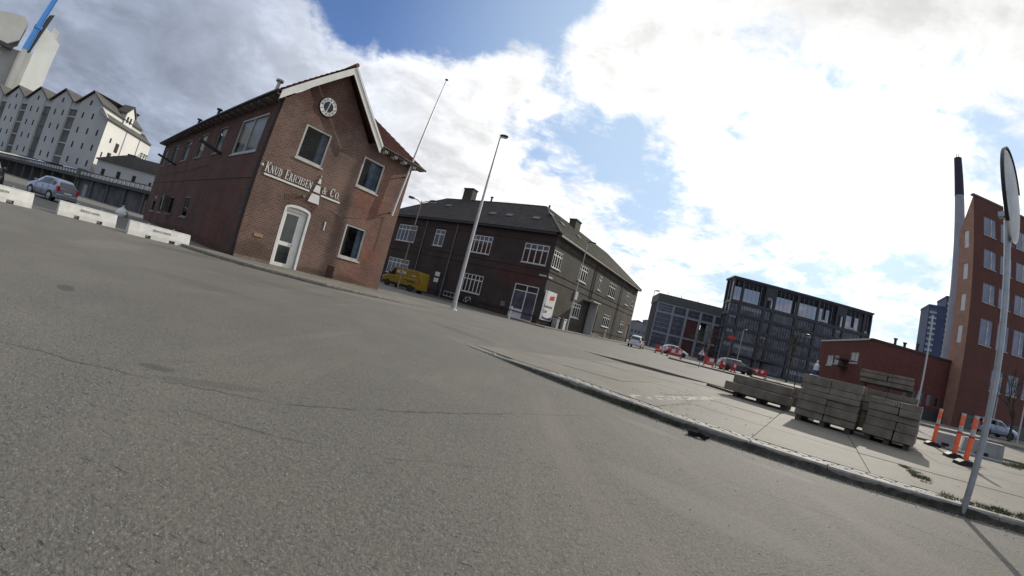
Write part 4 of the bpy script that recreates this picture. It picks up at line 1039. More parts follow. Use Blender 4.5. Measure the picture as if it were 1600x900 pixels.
put('back_rail', MB().box(0, GW, 4.6, 4.79, 14.31, 15.0), M_blkfr, blk, GR)
put('core_wall', MB().box(8.2, 10.4, 1.5, 4, 14.31, 19.58), M_room, blk, GR); put('core_wall', MB().box(27.6, 29.6, 1.5, 4, 14.31, 19.58), M_room, blk, GR); put('back_blind', MB().box(.3, GW-.3, 4.4, 4.5, 18.6, 19.5), M_parapet, blk, GR)
put('roof_slab', MB().box(-.25, GW+.25, -.25, 5.6, 19.602, 20.0), M_blkfr, blk, GR)
put('east_wall', MB().box(GW, GW+.05, 0, 5.5, 0, 19.6), M_glassb, blk, GR)
put('entrance_canopy', MB().box(3, 14, -1.6, -.01, 2.75, 3.05), M_blkfr, blk, GR)
ant = MB()
for x in (9, 14.5, 15.2, 27): ant.box(x, x+.5, 2, 2.6, 20.0, 20.35)
puts('roof_unit', ant, M_blackm, blk, GR)
# grey panel building
RP = pol(104, 21.7); RG = fr(RP, 103)
gry = thing('grey_framed_building', 'grey framed office building with dark parapet, red-brown panels and a see-through bay', 'building', RG)
gc = [(.35, 4.3), (4.95, 8.1), (8.75, 11.95), (12.65, 15.8), (16.5, 20.5), (21.2, 25)]
gzr = [(9.95, 11.9), (4.5, 9.4), (.1, 4.0)]
gholes = []
for ci, (a, b) in enumerate(gc):
    for z0, z1 in gzr: gholes.append((a, b, z0, z1))
put('facade_frame', wall(0, 26, -.1, 12.3, gholes, .35), M_greyfr, gry, RG)
put('parapet', MB().box(-.1, 26, -.1, 12, 12.302, 14.5), M_parapet, gry, RG)
body = MB(); body.box(.1, 12.3, .5, 12, -.1, 12.2); body.box(16.1, 26, .5, 12, -.1, 12.2); body.box(12.302, 16.098, .5, 12, 9.5, 12.2); body.box(12.302, 16.098, .5, 12, -.1, 4.2)
puts('core', body, M_room, gry, RG)
for ci, (a, b) in enumerate(gc):
    for ri, (z0, z1) in enumerate(gzr):
        if ci == 3 and ri == 1:
            put('bay_panel', MB().box(a+1.8, b, .25, .29, z0, z1), M_greyfr, gry, RG); put('bay_panel', MB().box(a, a+.5, .25, .29, z0, z0+3.0), M_parapet, gry, RG); continue
        red = (ci in (2, 4)) and ri > 0
        w = put('panel' if red else 'window_bay', MB().box(a, b, .25, .29, z0, z1), M_redpan if red else M_glassb, gry, RG)
        if not red:
            bb = MB()
            for k in range(1, 3 if ri != 1 else 4): zc = z0+(z1-z0)*k/(3 if ri != 1 else 4); bb.box(a, b, .19, .248, zc-.07, zc+.07)
            subs('louvre', bb, M_greyfr if rnd.random() < .5 else M_blackm, w)
ra = MB()
for x in (2.6, 6.4, 11, 11.4, 14.7, 18.3): ra.tube((x, 2, 14.5), (x, 2, 15.1+.5*(x < 7)), .06, n=5)
puts('roof_mast', ra, M_blackm, gry, RG)
# far rooftops seen down the street
fc = fr(pol(190, 18.6), 104)
fb = [(0, 6, 9.5), (6.1, 12, 11.2), (12.1, 17, 8.0), (17.1, 26, 6.6)]
for i, (a, b, h) in enumerate(fb):
    F = fc @ Tr(a, 0, 0); t_ = thing('distant_block', ['pale distant block at the end of the street, leftmost', 'tallest pale distant block at the end of the street', 'lower distant block left of the grey framed building', 'lowest distant block just behind the street lamp'][i], 'building', F, 'far blocks at the end of the street')
    put('wall', MB().box(0, b-a, 0, 8, 0, h), M_far, t_, F); put('roof', MB().prism([(-.2, h), ((b-a)/2, h+.8), (b-a+.2, h)], -.2, 8.2), M_roofgrey, t_, F)
    for k in range(3):
        for q_ in range(2): put('window', MB().box(.8+k*1.7, 1.7+k*1.7, -.04, -.002, 1.2+q_*2.7, 2.6+q_*2.7), M_glassd, t_, F)
# ================================================================= low red brick building
LP = pol(36, 51.7); LR_ = fr(LP, 100); LL_ = fr(LP, 202)
low = thing('low_brick_building', 'low red brick building with blank long wall and flat roof behind the stacked slabs', 'building', LR_)
put('long_wall', wall(0, 15, -.1, 5.22, [(a, a+.55, 1.2, 2.1) for a in (4.2, 5.2, 6.2, 7.2, 8.2)], .12), B_low, low, LR_)
for a in (4.2, 5.2, 6.2, 7.2, 8.2): w = put('window', frame_mb(.55, .9, .05, .02, .08), M_frdark, low, LR_ @ Tr(a, 0, 1.2)); sub('pane', MB().box(.05, .5, .05, .056, .05, .85), M_glass, w)
lhh = [(-8.0, -6.7, 2.9, 3.85), (-6.4, -5.5, 3.1, 3.85), (-3.3, -1.9, 3.3, 4.2), (-9.9, -9.5, 0, 2.5)]
ls_ = wall(-10.2, 0, -.1, 5.22, lhh, .12); put('short_wall', ls_, B_low, low, LL_)
for (a, b, c, d) in lhh[:3]:
    w = put('window', frame_mb(b-a, d-c, .06, .02, .09, ((b-a)/2,)), M_frame, low, LL_ @ Tr(a, 0, c)); sub('pane', MB().box(.06, b-a-.06, .05, .056, .06, d-c-.06), M_blind if a < -5 else M_glass, w); sub('sill', MB().bbox(-.05, b-a+.05, -.06, .02, -.08, -.002, .01), M_frame, w)
put('coping', MB().box(-.08, 15, -.08, .3, 5.222, 5.36), M_blackm, low, LR_); put('coping', MB().box(-10.2, -.1, -.08, .3, 5.222, 5.36), M_frame, low, LL_)
put('flat_roof', MB().quad((0, .1, 5.1), (15, .1, 5.1), (15, 7, 5.1), (2.0, 7, 5.1)), M_roofgrey, low, LR_)
puts('door_hood', MB().box(-4.9, -3.5, -.9, -.01, 3.4, 3.55).box(-4.9, -3.5, -.9, -.01, 2.8, 2.9), M_blackm, low, LL_)
put('basement_band', MB().box(3.8, 15, -.25, -.002, -.1, .9), M_blackm, low, LR_)
for i, (x, h) in enumerate(((3.55, .45), (4.7, .32), (6.3, .55))):
    puts('roof_cowl', MB().tube((x, 1.2, 5.1), (x, 1.2, 5.5+h), .12).tube((x, 1.2, 5.5+h), (x, 1.2, 5.62+h), .18), M_blackm, low, LR_)
# ================================================================= tall red tower
TP = pol(42, 62.4); TR = fr(TP, 101); TL = fr(TP, 195)
tow = thing('brick_tower_block', 'tall red brick office tower with pairs of blue-tinted windows behind the traffic mirror', 'building', TR)
th = []
for zi, (z0, z1) in enumerate(((16.75, 18.5), (13.82, 15.5), (10.78, 12.5), (7.18, 9.4), (3.6, 5.4))):
    for x0 in (1.35+.08*zi, 3.75+.25*(zi > 2), 6.1+.3*(zi > 2)-.1*(zi == 0), 8.8, 11.2):
        if zi == 4 and x0 < 3: continue
        th.append((x0, x0+1.75, z0, z1))
put('front_wall', wall(0, 16, -.1, 20.05, th, .12), B_tower, tow, TR)
for (a, b, c, d) in th:
    w = put('window', frame_mb(b-a, d-c, .06, .03, .09, ((b-a)*.55,)), M_frdark, tow, TR @ Tr(a, 0, c)); sub('pane', MB().box(.06, b-a-.06, .05, .056, .06, d-c-.06), M_glasst, w)
    sub('blind', MB().box((b-a)*.57, (b-a)*.66, .035, .048, .07, d-c-.07), M_blind, w); sub('sill', MB().bbox(-.04, b-a+.04, -.05, .02, -.07, -.002, .01), M_frame, w)
tlh = [(-1.1, -.55, z0, z1) for z0, z1 in ((15.3, 16.9), (12.45, 13.9), (9.7, 11.2), (6.95, 8.45))]
def slopewall(holes):
    mb = wall(-1.7, 0, -.1, 16.95, holes, .1); mb.quad((-1.7, 0, 16.95), (0, 0, 16.95), (0, 0, 20.05)); return mb
put('side_wall', slopewall(tlh), mat('tower_sunlit_brick', (.34, .19, .13), .85, var=.15, vscale=1.5), tow, TL)  # sun on the narrow side is put into this paler, more orange brick
for (a, b, c, d) in tlh: put('slit_window', MB().box(a, b, .06, .08, c, d), M_white, tow, TL)
tq = TL @ Vector((-1.7, 0, 0)); tqe = TR @ Vector((16, 1.8, 0)); put('rear_wall', MB().quad((tq.x, tq.y, 0), (tqe.x, tqe.y, 0), (tqe.x, tqe.y, 16.9), (tq.x, tq.y, 16.9)), B_tower, tow)
put('coping', MB().box(-.05, 16, -.05, .3, 20.052, 20.2), M_frdark, tow, TR)
put('plinth', MB().box(1, 16, -.06, -.002, 0, 1.2), M_parapet, tow, TR)
# chimney stack behind the tower
CP = pol(62, 60.75); CF = Tr(CP[0], CP[1], 0)
ch = thing('tall_chimney', 'tall slender grey chimney with black top behind the red tower', 'chimney', CF)
put('shaft', MB().lathe([(1.0, 0), (.85, 12), (.62, 29)], 24), M_chim, ch, CF, smooth=True); put('black_top', MB().lathe([(.64, 29.002), (.52, 34.6), (.40, 34.6)], 24), M_chimd, ch, CF, smooth=True)
puts('aerial', MB().tube((.3, 0, 34.5), (.3, 0, 35.4), .04).tube((-.3, 0, 34.5), (-.3, 0, 35.2), .04), M_blackm, ch, CF)
# blue residential tower block
for i, (P, w, h, lab) in enumerate(((pol(255, 57.8), 9.5, 53.5, 'left dark blue high-rise with stacked balconies and blank flank'), (pol(262, 59.7), 14, 60.5, 'right taller dark blue high-rise with stacked balconies'))):
    F = fr(P, 132); t_ = thing('high_rise_block', lab, 'tower block', F, 'dark blue high-rises behind the low brick building')
    put('body', MB().box(0, w, 0, 16, 0, h), M_blue, t_, F)
    for k in range(20 if i else 17):
        z = h-3.6-k*2.85
        put('balcony', MB().box(.5, 4.4 if i == 0 else 6.0, -.7, -.02, z, z+1.1), M_band, t_, F)
        if i: put('balcony', MB().box(7.0, 13.5, -.7, -.02, z-.6, z+.5), M_band, t_, F)
        sub('window', MB().box(.8, 4.2, -.02, -.01, z+1.2, z+2.4), M_glassd, t_)
    put('roof_parapet', MB().box(-.2, w+.2, -.2, 16.2, h+.002, h+1.2), M_blue, t_, F)

# ================================================================= white gabled granary row
SP = pol(100, -60.2); SF = fr(SP, 88)      # x negative runs left along the row
row = thing('granary_row', 'long white granary with a row of steep gables and dark recessed bays', 'granary', SF)
NG = 9; per = 12.1
win_s = MB().box(0, .55, -.03, .05, 0, 1.25).mesh('window', M_room)
for k in range(NG):
    x1 = -4.6-per*k if k else -.2; xc = -8.7-per*k; x0 = -12.9-per*k
    pts = [(x0, 5.0), (x1, 5.0), (x1, 19.2 if k else 16.3)]
    if k == 0: pts += [(-4.2, 18.9)]
    pts += [(xc, 21.6), (x0, 19.2)]
    put('gable_wall', MB().prism(pts, 0, 3.2 if k else .35), M_silo, row, SF)
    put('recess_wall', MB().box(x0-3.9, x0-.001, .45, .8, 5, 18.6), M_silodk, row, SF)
    rc = MB()
    for q_ in range(4): rc.box(x0-3.9, x0-.001, .3, .44, 6.6+q_*3, 6.9+q_*3)
    puts('recess_ledge', rc, M_silo if k % 2 == 0 else M_silodk, row, SF)
    puts('recess_infill', MB().prism([(x0-3.9, 17.4), (x0-3.9, 18.9), (x0-2.1, 19.6), (x0-.01, 18.9), (x0-.01, 17.4)], .2, .44), M_silo, row, SF)
    for s_ in (-1, 1):
        xe = xc+s_*6.05
        rf = MB(); rf.quad((xc, -.45, 22.0), (xe, -.45, 18.9), (xe, 13, 18.9), (xc, 13, 22.0)); rf.quad((xc, -.45, 21.7), (xe, -.45, 18.6), (xe, -.45, 18.9), (xc, -.45, 22.0))
        if not (k == 0 and s_ == 1): put('roof', rf, M_roofgrey, row, SF)
    cols_ = (-7.0, -10.6) if k else (-2.6, -6.4, -10.4)
    for zi, z in enumerate((15.9, 12.6, 9.4, 6.1)):
        for cx in cols_:
            if zi == 0 and cx == -2.6: continue
            w = link('window', win_s, row, SF @ Tr((cx if k == 0 else cx)-per*k, -.02, z-.2))
    link('window', win_s, row, SF @ Tr(xc-.25, -.02, 18.7) @ Matrix.Diagonal((1.2, 1, .85, 1)))
SL = fr(SP, 157)   # side wall, x negative runs away to the right-rear
S2 = fr(SP, 160)
side = MB(); L2 = 17.5
A = (SP[0], SP[1]); dv = Vector((math.sin(R(340)), math.cos(R(340)), 0))
def sp(t, o=0.): v = Vector((A[0], A[1], 0))+dv*t; n = Vector((math.sin(R(268)), math.cos(R(268)), 0))*o; v = v+n; return v
def q3(v, z): return (v.x, v.y, z)
side.quad(q3(sp(0), 0), q3(sp(L2), 0), q3(sp(L2), 16.1), q3(sp(0), 16.3))
put('sunlit_side_wall', side, mat('silo_sunlit_white', (.50, .50, .475), .8, var=.08, vscale=.15, dirt=.2, dirtcol=(.35, .34, .3)), row)  # paler copy of the silo white, with the side's sunlight painted in
up = MB(); up.quad(q3(sp(-.2, 4.0), 17.6), q3(sp(L2-1.5, 4.0), 17.4), q3(sp(L2-1.5, 4.0), 19.0), q3(sp(-.2, 4.0), 19.3)); put('upper_side_wall', up, MATS['silo_sunlit_white'], row)
rf = MB(); rf.quad(q3(sp(-1.2, -.6), 16.1), q3(sp(L2+.5, -.6), 15.9), q3(sp(L2+.5, 4.1), 17.9), q3(sp(-1.2, 4.1), 18.1)); put('lean_to_roof', rf, M_roofgrey, row)
rf = MB(); rf.quad(q3(sp(-.8, 3.3), 19.0), q3(sp(L2-1, 3.3), 18.7), q3(sp(L2-1, 8.7), 21.7), q3(sp(-.8, 8.7), 22.0)); put('roof', rf, M_roofgrey, row)
rend = MB(); rend.quad(q3(sp(L2), 0), q3(sp(L2, 12), 0), q3(sp(L2, 12), 19), q3(sp(L2, 4), 18.4), q3(sp(L2), 16)); put('rear_wall', rend, MATS['silo_sunlit_white'], row)
S2p = Matrix.Translation(sp(0)) @ Matrix.Rotation(math.atan2(dv.y, dv.x), 4, 'Z')   # x along side wall away
for x, z, w, h in ((2.6, 12.0, .5, 1.0), (4.9, 10.6, 1.2, 2.0), (1.3, 8.6, .4, 1.0)):
    put('window', MB().box(x, x+w, -.05, .03, z, z+h), M_room, row, S2p)
pp = MB()
for x in (7.0, 12.5): pp.box(x, x+.14, -.12, -.01, 4, 15.9)
puts('downpipe', pp, M_frdark, row, S2p)
pp = MB()
for x in (14.2, 15.4, 16.4): pp.path([(x, -.5, 8), (x, -.5, 12.6), (x+.5, -.5, 13.2), (x+.5, -.1, 13.2)], .13, 6)
puts('exhaust_duct', pp, M_blackm, row, S2p)
lt = S2p @ Tr(9.4, 4.6, 0)
put('roof_turret', MB().prism([(-.2, 17), (3.0, 17), (3.0, 20.4), (1.4, 22.0), (-.2, 20.4)], -1.2, 1.4), MATS['silo_sunlit_white'], row, lt)
put('turret_roof', MB().prism([(-.6, 20.2), (1.4, 22.3), (3.4, 20.2), (3.4, 20.5), (1.4, 22.6), (-.6, 20.5)], -1.5, 1.7), M_roofgrey, row, lt)
for x in (.4, 1.6): put('window', MB().box(x, x+.6, -1.28, -1.21, 18.4, 19.8), M_room, row, lt)
# low white annexe, right
AP = (-84.0, 48.9); AFr = fr(AP, 68.6)
ax = thing('white_annexe', 'low white annexe with four small dark windows in front of the granary side wall', 'building', AFr)
AXW = 24
put('wall', MB().box(0, AXW, 0, 9, 3.0, 7.7), M_silo, ax, AFr)
put('roof', MB().prism([(-.3, 7.702), (AXW+.3, 7.702), (AXW+.3, 7.8), (AXW-3, 10.0), (6.5, 9.9), (-.3, 7.9)], -.4, 9.4), M_roofgrey, ax, AFr)
for x, w, z, h in ((1.6, .8, 5.0, 1.2), (5.3, .85, 5.1, 1.35), (9.0, .8, 5.15, 1.3), (13.0, .5, 5.3, .7)): put('window', MB().box(x, x+w, -.05, .02, z, z+h), M_room, ax, AFr)
puts('roof_unit', MB().box(5.6, 7.6, 1, 3, 9.2, 10.4).tube((1.0, 1.5, 8), (1.0, 1.5, 9.6), .4, n=8).tube((2.4, 1.5, 8), (2.4, 1.5, 9.3), .3, n=8), M_blackm, ax, AFr)
# elevated loading gallery with white panels, in front of the row
GA = pol(84, -58.4)
def gallery(F, L, z, lab, n, h=1.0):
    g_ = thing('loading_gallery', lab, 'gallery', F, 'elevated gallery decks of the granary')
    puts('deck', MB().box(0, L, 0, 2.4, z-.5, z-.1).box(0, L, .0, .1, z-.1, z+.02).box(0, L, .0, .1, z+h, z+h+.15), M_blackm, g_, F)
    st_ = L/n
    pn = MB().bbox(st_*.14, st_*.84, -.06, .0, .10, h-.02, .03).mesh('railing_panel', M_silo); ps = MB().box(-.05, .05, -.02, .11, -.09, h).mesh('baluster', M_blackm)
    for i in range(n): link('railing_panel', pn, g_, F @ Tr(i*st_, 0, z)); link('baluster', ps, g_, F @ Tr(i*st_, 0, z))
    po = MB()
    for i in range(int(L/6.5)+1): po.box(i*6.5, i*6.5+.5, .5, 1.1, -.1, z-.5)
    puts('support_post', po, M_parapet, g_, F)
    return g_
GF = fr((-57.0, 43.5), 96)
gallery(GF @ Tr(-29, 0, 0), 37.2, 3.75, 'right half of the dark loading gallery with pale panels, beside the white annexe', 24, .72)
gallery(GF @ Tr(-121.3, 0, 0), 92.2, 3.75, 'left half of the dark loading gallery with pale panels, below the gables', 59, .72)
put_ = MB(); put_.box(-29.1, -27.6, -.1, 1.5, 3.2, 5.0); o = put('gallery_stair_hut', put_, M_parapet, None, GF); tag(o, 'small grey hut between the two halves of the loading gallery', 'hut')
und = MB(); und.box(-125, -29.4, 3.0, 5.0, -.1, 5.0)
uo = put('shed_wall', und, mat('dark_shed', (.055, .048, .046), .9, var=.4, vscale=.25, dirt=.4), None, GF); tag(uo, 'dark open shed wall under the loading gallery of the granary', 'shed')
shd = put('lower_shed', MB().box(-29.3, 9, .9, 5, -.1, 3.2), mat('pale_shed_wall', (.085, .08, .085), .9, var=.45, vscale=.35, dirt=.4), None, GF); tag(shd, 'grubby low store room beneath the right-hand gallery next to the brick office', 'shed')
for i, x in enumerate((-26, -18.5, -11, -3.5)):
    o = put('store_door', MB().bbox(0, 1.6, .78, .88, 0, 2.3, .02), (M_greyfr, M_parapet, M_blackm, M_frdark)[i], None, GF @ Tr(x, 0, 0)); tag(o, ('pale store door farthest left behind the silver car', 'dark green store door second from left below the gallery', 'black store door below the pale panels', 'brown store door nearest the brick office')[i], 'door')
# mill towers at the far left
def prism_tower(name, lab, F, polys, cat='tower'):
    t_ = thing(name, lab, cat, F)
    for nm, poly, y0, y1, m_ in polys: put(nm, MB().prism(poly, y0, y1), m_, t_, F)
    return t_
M_millw = mat('mill_white', (.50, .52, .50), .75, var=.12, vscale=.12, dirt=.3, dirtcol=(.30, .33, .32))
M_millg = mat('mill_grey', (.30, .31, .30), .8, var=.15, vscale=.15, dirt=.3, dirtcol=(.18, .18, .18))
MT = fr(pol(230, -70.1), 20) @ Tr(0, 0, -.77) @ Matrix.Diagonal((1.77, 1.77, 1.77, 1))
prism_tower('mill_tower', 'tall white mill tower right of the blue crane', MT, [('shaft', [(0, 0), (5.0, 0), (4.6, 33.2), (0.1, 35.6)], 0, 9, M_millw), ('roof_house', [(1.6, 34.9), (3.4, 34.2), (3.4, 36.3), (1.8, 36.8)], 1, 4, M_silo), ('roof_rail', [(3.6, 33.9), (4.6, 33.4), (4.6, 33.6), (4.9, 35.6), (4.7, 35.6), (4.3, 33.8)], 2, 2.2, M_steel)])
prism_tower('mill_block', 'broad grey-white mill block left of the tall white tower', MT @ Tr(0, -2, 0), [('shaft', [(-22, 0), (-.02, 0), (-.02, 28.0), (-3.4, 27.2), (-22, 26.4)], 0, 9, M_millg)], 'mill')
hh_ = prism_tower('roof_headhouse', 'grey angular head house on top of the left mill block', MT @ Tr(0, -2.6, 0), [('body', [(-15, 27.6), (-5.6, 27.3), (-3.6, 29.2), (-3.4, 33.6), (-4.6, 34.6), (-6.9, 34.2), (-15, 31)], -1, 6, M_millg), ('canopy', [(-15, 26.6), (-4.2, 26.4), (-4.0, 27.25), (-15, 27.5)], -1.6, -.2, M_blackm)], 'headhouse')
F = MT @ Tr(0, -2.2, 0)
cn = thing('conveyor_leg', 'dark sloping conveyor between the two mill towers', 'conveyor', F)
put('housing', MB().prism([(-2.2, 28), (-.6, 28), (.2, 34.6), (.7, 38.6), (-.3, 38.0), (-1.3, 33)], 0, 1.9), M_blackm, cn, F)
# blue crane
F = MT @ Tr(0, -4, 0)
cr = thing('harbour_crane', 'blue boom crane rising between the mill towers', 'crane', F)
put('boom', MB().prism([(-2.35, 27.8), (-1.15, 27.8), (-.05, 46), (-1.05, 46)], 0, 1.2), M_crane, cr, F)
for x0 in (-2.45, -1.15): put('boom_rail', MB().prism([(x0, 27.8), (x0+.1, 27.8), (x0+1.2, 46), (x0+1.1, 46)], -.1, -.01), mat('crane_rail', (.10, .30, .60), .5), cr, F)
put('boom_collar', MB().prism([(-2.15, 33.4), (-.45, 33.4), (-.40, 34.2), (-2.1, 34.2)], -.2, 1.4), M_crane, cr, F)
put('mast', MB().box(-2.2, -1.2, 0, 1.2, 0, 27.79), M_millg, cr, F)
# ================================================================= vehicles
def car(name, lab, cat, F, L, Wd, paint, prof, belt, zsill=.26, wheels=(.17, .80), wr=.31, glass=None, van=False, group=None, tail=True):
    """prof: [(x, z_top, half_width_top)], belt: z of belt line by x; x runs from rear (0) to nose (L)"""
    t_ = thing(name, lab, cat, F, group)
    mb = MB(); rings = []
    def bz(x):
        for (xa, za), (xb, zb) in zip(belt[:-1], belt[1:]):
            if xa <= x <= xb: return za+(zb-za)*(x-xa)/(xb-xa)
        return belt[-1][1]
    hw = Wd/2
    def taper(x): e = min(x/.45, (L-x)/.6, 1.0); return hw*(.86+.14*math.sqrt(max(0, e)))
    for (x, zt, wt) in prof:
        b_ = min(bz(x), zt-.02); w = taper(x); end = .12 if (x < .06 or x > L-.06) else 0
        half = [(w*.93, zsill+end), (w*.985, zsill+.14+end), (w, (zsill+b_)/2+.03), (w*.975, b_), (wt if zt-b_ > .12 else w*.93, zt-(.04 if zt-b_ > .12 else .005)), (wt*.82, zt)]
        rings.append([(x, -y, z) for y, z in half]+[(x, y, z) for y, z in reversed(half)])
    for r_ in rings: mb.v += r_
    n = 12
    for k in range(len(rings)-1):
        for j in range(n-1): a = k*n+j; mb.f.append((a, a+1, a+n+1, a+n))
        mb.f.append((k*n+n-1, k*n, (k+1)*n, (k+1)*n+n-1))
    mb.f.append(tuple(range(n-1, -1, -1))); e = (len(rings)-1)*n; mb.f.append(tuple(range(e, e+n)))
    me = mb.mesh('body', paint, True)
    body = link('body', me, t_, F)
    md = body.modifiers.new('bevel', 'BEVEL'); md.width = .03; md.segments = 2; md.angle_limit = R(30)
    gm = glass or M_carglass
    def side_pt(x, t, s):
        for (a, b) in zip(prof[:-1], prof[1:]):
            if a[0] <= x <= b[0]:
                f_ = (x-a[0])/(b[0]-a[0]); zt = a[1]+(b[1]-a[1])*f_; wt = a[2]+(b[2]-a[2])*f_; break
        b_ = bz(x); w = taper(x)*.975
        return Vector((x, s*(w+(wt-w)*t+.012), b_+(zt-.04-b_)*t))
    return t_, body, side_pt, bz, taper
def finish(t_, F, L, Wd, side_pt, taper, panes, screen, rear, paint, wheels=(.17, .80), wr=.31, dark=M_black):
    for s in (-1, 1):
        for (x0, x1, t0, t1) in panes:
            mb = MB(); N = 3; P = [side_pt(x0+(x1-x0)*i/N, t0, s) for i in range(N+1)]; Q = [side_pt(x0+.12*(x1-x0)*0+(x1-x0)*i/N, t1, s) for i in range(N+1)]
            for i in range(N): mb.quad(P[i], P[i+1], Q[i+1], Q[i])
            put('side_window', mb, M_carglass, t_, F)
        for wx in wheels:
            c = (wx*L, s*(Wd/2-.10), wr)
            put('wheel_arch', MB().lathe([(wr+.055, -.0), (wr+.055, s*.112)], 20, (c[0], s*(Wd/2-.10), wr), axis='y'), M_black, t_, F)
            w = put('wheel', MB().lathe([(wr*.7, -.09), (wr, -.07), (wr, .07), (wr*.7, .09)], 22, (0, 0, 0), axis='y'), M_black, t_, F @ Tr(c[0], s*(Wd/2-.075), wr), True)
            rim = MB(); rim.lathe([(wr*.66, .0), (wr*.62, .02), (wr*.15, .03)], 18, (0, s*.085, 0), axis='y', sy=1)
            sub('rim', rim, M_rim, w)
    for nm, pts in (('windscreen', screen), ('rear_window', rear)):
        if pts: put(nm, MB().quad(*pts), M_carglass, t_, F)
    return t_
def hatch(F, lab, paint, L=3.9, Wd=1.68, H=1.47, cat='car', name='parked_car', estate=False, group=None):
    if estate:
        prof = [(0, .80, .55), (.05, 1.0, .60), (.35, H-.16, .56), (.75, H-.04, .58), (1.6, H, .6), (2.5, H-.03, .58), (3.45, .97, .62), (3.9, .9, .65), (L-.12, .74, .62), (L, .6, .55)]
        belt = [(0, .86), (.6, .95), (3.4, .92), (L, .62)]; panes = [(.55, 1.15, .1, .86), (1.22, 2.05, .1, .88), (2.12, 2.95, .1, .86)]
        scr = (2.62, H-.05, 3.48, .98); rr_ = (.06, .98, .38, H-.15)
    else:
        prof = [(0, .82, .56), (.05, .98, .62), (.30, H-.20, .56), (.62, H-.04, .56), (1.4, H, .58), (2.1, H-.02, .57), (3.0, 1.02, .62), (3.35, .95, .64), (L-.14, .76, .6), (L, .6, .52)]
        belt = [(0, .92), (.6, .96), (2.9, .90), (L, .62)]; panes = [(.42, .82, .14, .72), (.88, 1.62, .1, .88), (1.7, 2.55, .1, .84)]
        scr = (2.2, H-.05, 3.02, 1.03); rr_ = (.06, 1.0, .31, H-.19)
    t_, body, sp_, bz, tp_ = car(name, lab, cat, F, L, Wd, paint, prof, belt, group=group)
    w = Wd/2
    x0, z0, x1, z1 = scr; screen = [(x1+.0, -w*.80, z1+.01), (x1, w*.80, z1+.01), (x0+.02, w*.62, z0+.03), (x0+.02, -w*.62, z0+.03)]
    x0, z0, x1, z1 = rr_; rear = [(x0-.03, -w*.74, z0), (x0-.03, w*.74, z0), (x1-.03, w*.60, z1), (x1-.03, -w*.60, z1)]
    finish(t_, F, L, Wd, sp_, tp_, panes, screen, rear, paint)
    put('rear_bumper', MB().bbox(-.06, .10, -w*.86, w*.86, .30, .56, .03), paint, t_, F); put('front_bumper', MB().bbox(L-.10, L+.05, -w*.82, w*.82, .26, .5, .03), paint, t_, F)
    put('number_plate', MB().box(-.075, -.062, -.26, .26, .62, .73), M_white, t_, F)
    for s in (-1, 1):
        put('tail_light', MB().bbox(-.035, .16, s*w*.80-.09, s*w*.80+.09, .72, 1.02, .02), M_tail, t_, F)
        put('headlight', MB().bbox(L-.30, L-.02, s*w*.70-.14, s*w*.70+.12, .60, .74, .03), M_head, t_, F)
        put('door_mirror', MB().bbox(L*.665, L*.665+.12, s*(w+.02)-.08, s*(w+.02)+.08, .98, 1.1, .02), paint, t_, F)
        dl_ = MB()
        for xx in (L*.43, L*.66, L*.25):
            p = sp_(min(xx, 2.9), 0, s); dl_.box(xx-.006, xx+.006, min(s*(w+.004), s*(w-.02)), max(s*(w+.004), s*(w-.02)), .36, .9)
        puts('door_seam', dl_, M_black, t_, F)
        put('sill_trim', MB().box(.9, 3.0, min(s*w*.95, s*w*.99), max(s*w*.95, s*w*.99), .20, .30), M_black, t_, F)
    return t_
def cf(D, az, hd, z=0., sc=1.): F = fr(pol(D, az), hd, z); return F @ Matrix.Diagonal((sc, sc, sc, 1))
hatch(cf(28.0, -61.9, 268, -.02, .90) @ Tr(0, 0, 0), 'silver hatchback with red tail lights parked behind the white barriers', M_silverp)
hatch(cf(24.5, -71.5, 300, 0, .95), 'dark car cut by the left picture edge behind the leftmost barrier', M_darkp)
hatch(cf(46, 18.75, 28, 0, .95) @ Tr(0, -.85, 0), 'white hatchback driving away past the far end of the dark building', M_whitep, H=1.55)
hatch(cf(47.5, 32.2, 100, 0, 1.0), 'dark silver estate car with shining roof among red barriers', M_darkp, L=4.7, Wd=1.75, H=1.45, estate=True)
hatch(cf(38, 65.0, 118, .1, .82), 'pale blue-grey car parked in front of the red tower behind the mirror post', M_bluep)
hatch(cf(27, 45.6, 110, 0, .95) @ Tr(0, 0, 0), 'white car mostly hidden behind the middle slab stack, its roof glinting', M_whitep)
hatch(cf(60, 24.0, 100, 0, 1), 'pale car parked in front of the grey framed building', M_whitep)
# yellow van
VF = fr(pol(39.5, -13.0), 292) @ Matrix.Diagonal((.98, .95, .90, 1)); VL, VW, VH = 5.0, 1.95, 2.45
van = thing('delivery_van', 'yellow panel van parked nose-left along the dark building', 'van', VF)
vb = MB(); pr = [(0, .36), (.02, 2.2), (.16, 2.42), (3.4, 2.45), (3.62, 2.36), (4.25, 1.38), (4.92, 1.12), (5.0, .9), (5.0, .40), (4.9, .34)]
for y, k in ((-VW/2, 0),): vb.prism(pr, -VW/2+.09, VW/2-.09)
vb.prism([(0.02, .38), (.02, 1.45), (3.9, 1.36), (4.25, 1.30), (4.85, 1.06), (4.94, .45)], -VW/2, -VW/2+.088); vb.prism([(0.02, .38), (.02, 1.45), (3.9, 1.36), (4.25, 1.30), (4.85, 1.06), (4.94, .45)], VW/2-.088, VW/2)
body = put('body', vb, M_yellow, van, VF, True); md = body.modifiers.new('bevel', 'BEVEL'); md.width = .05; md.segments = 3; md.angle_limit = R(30)
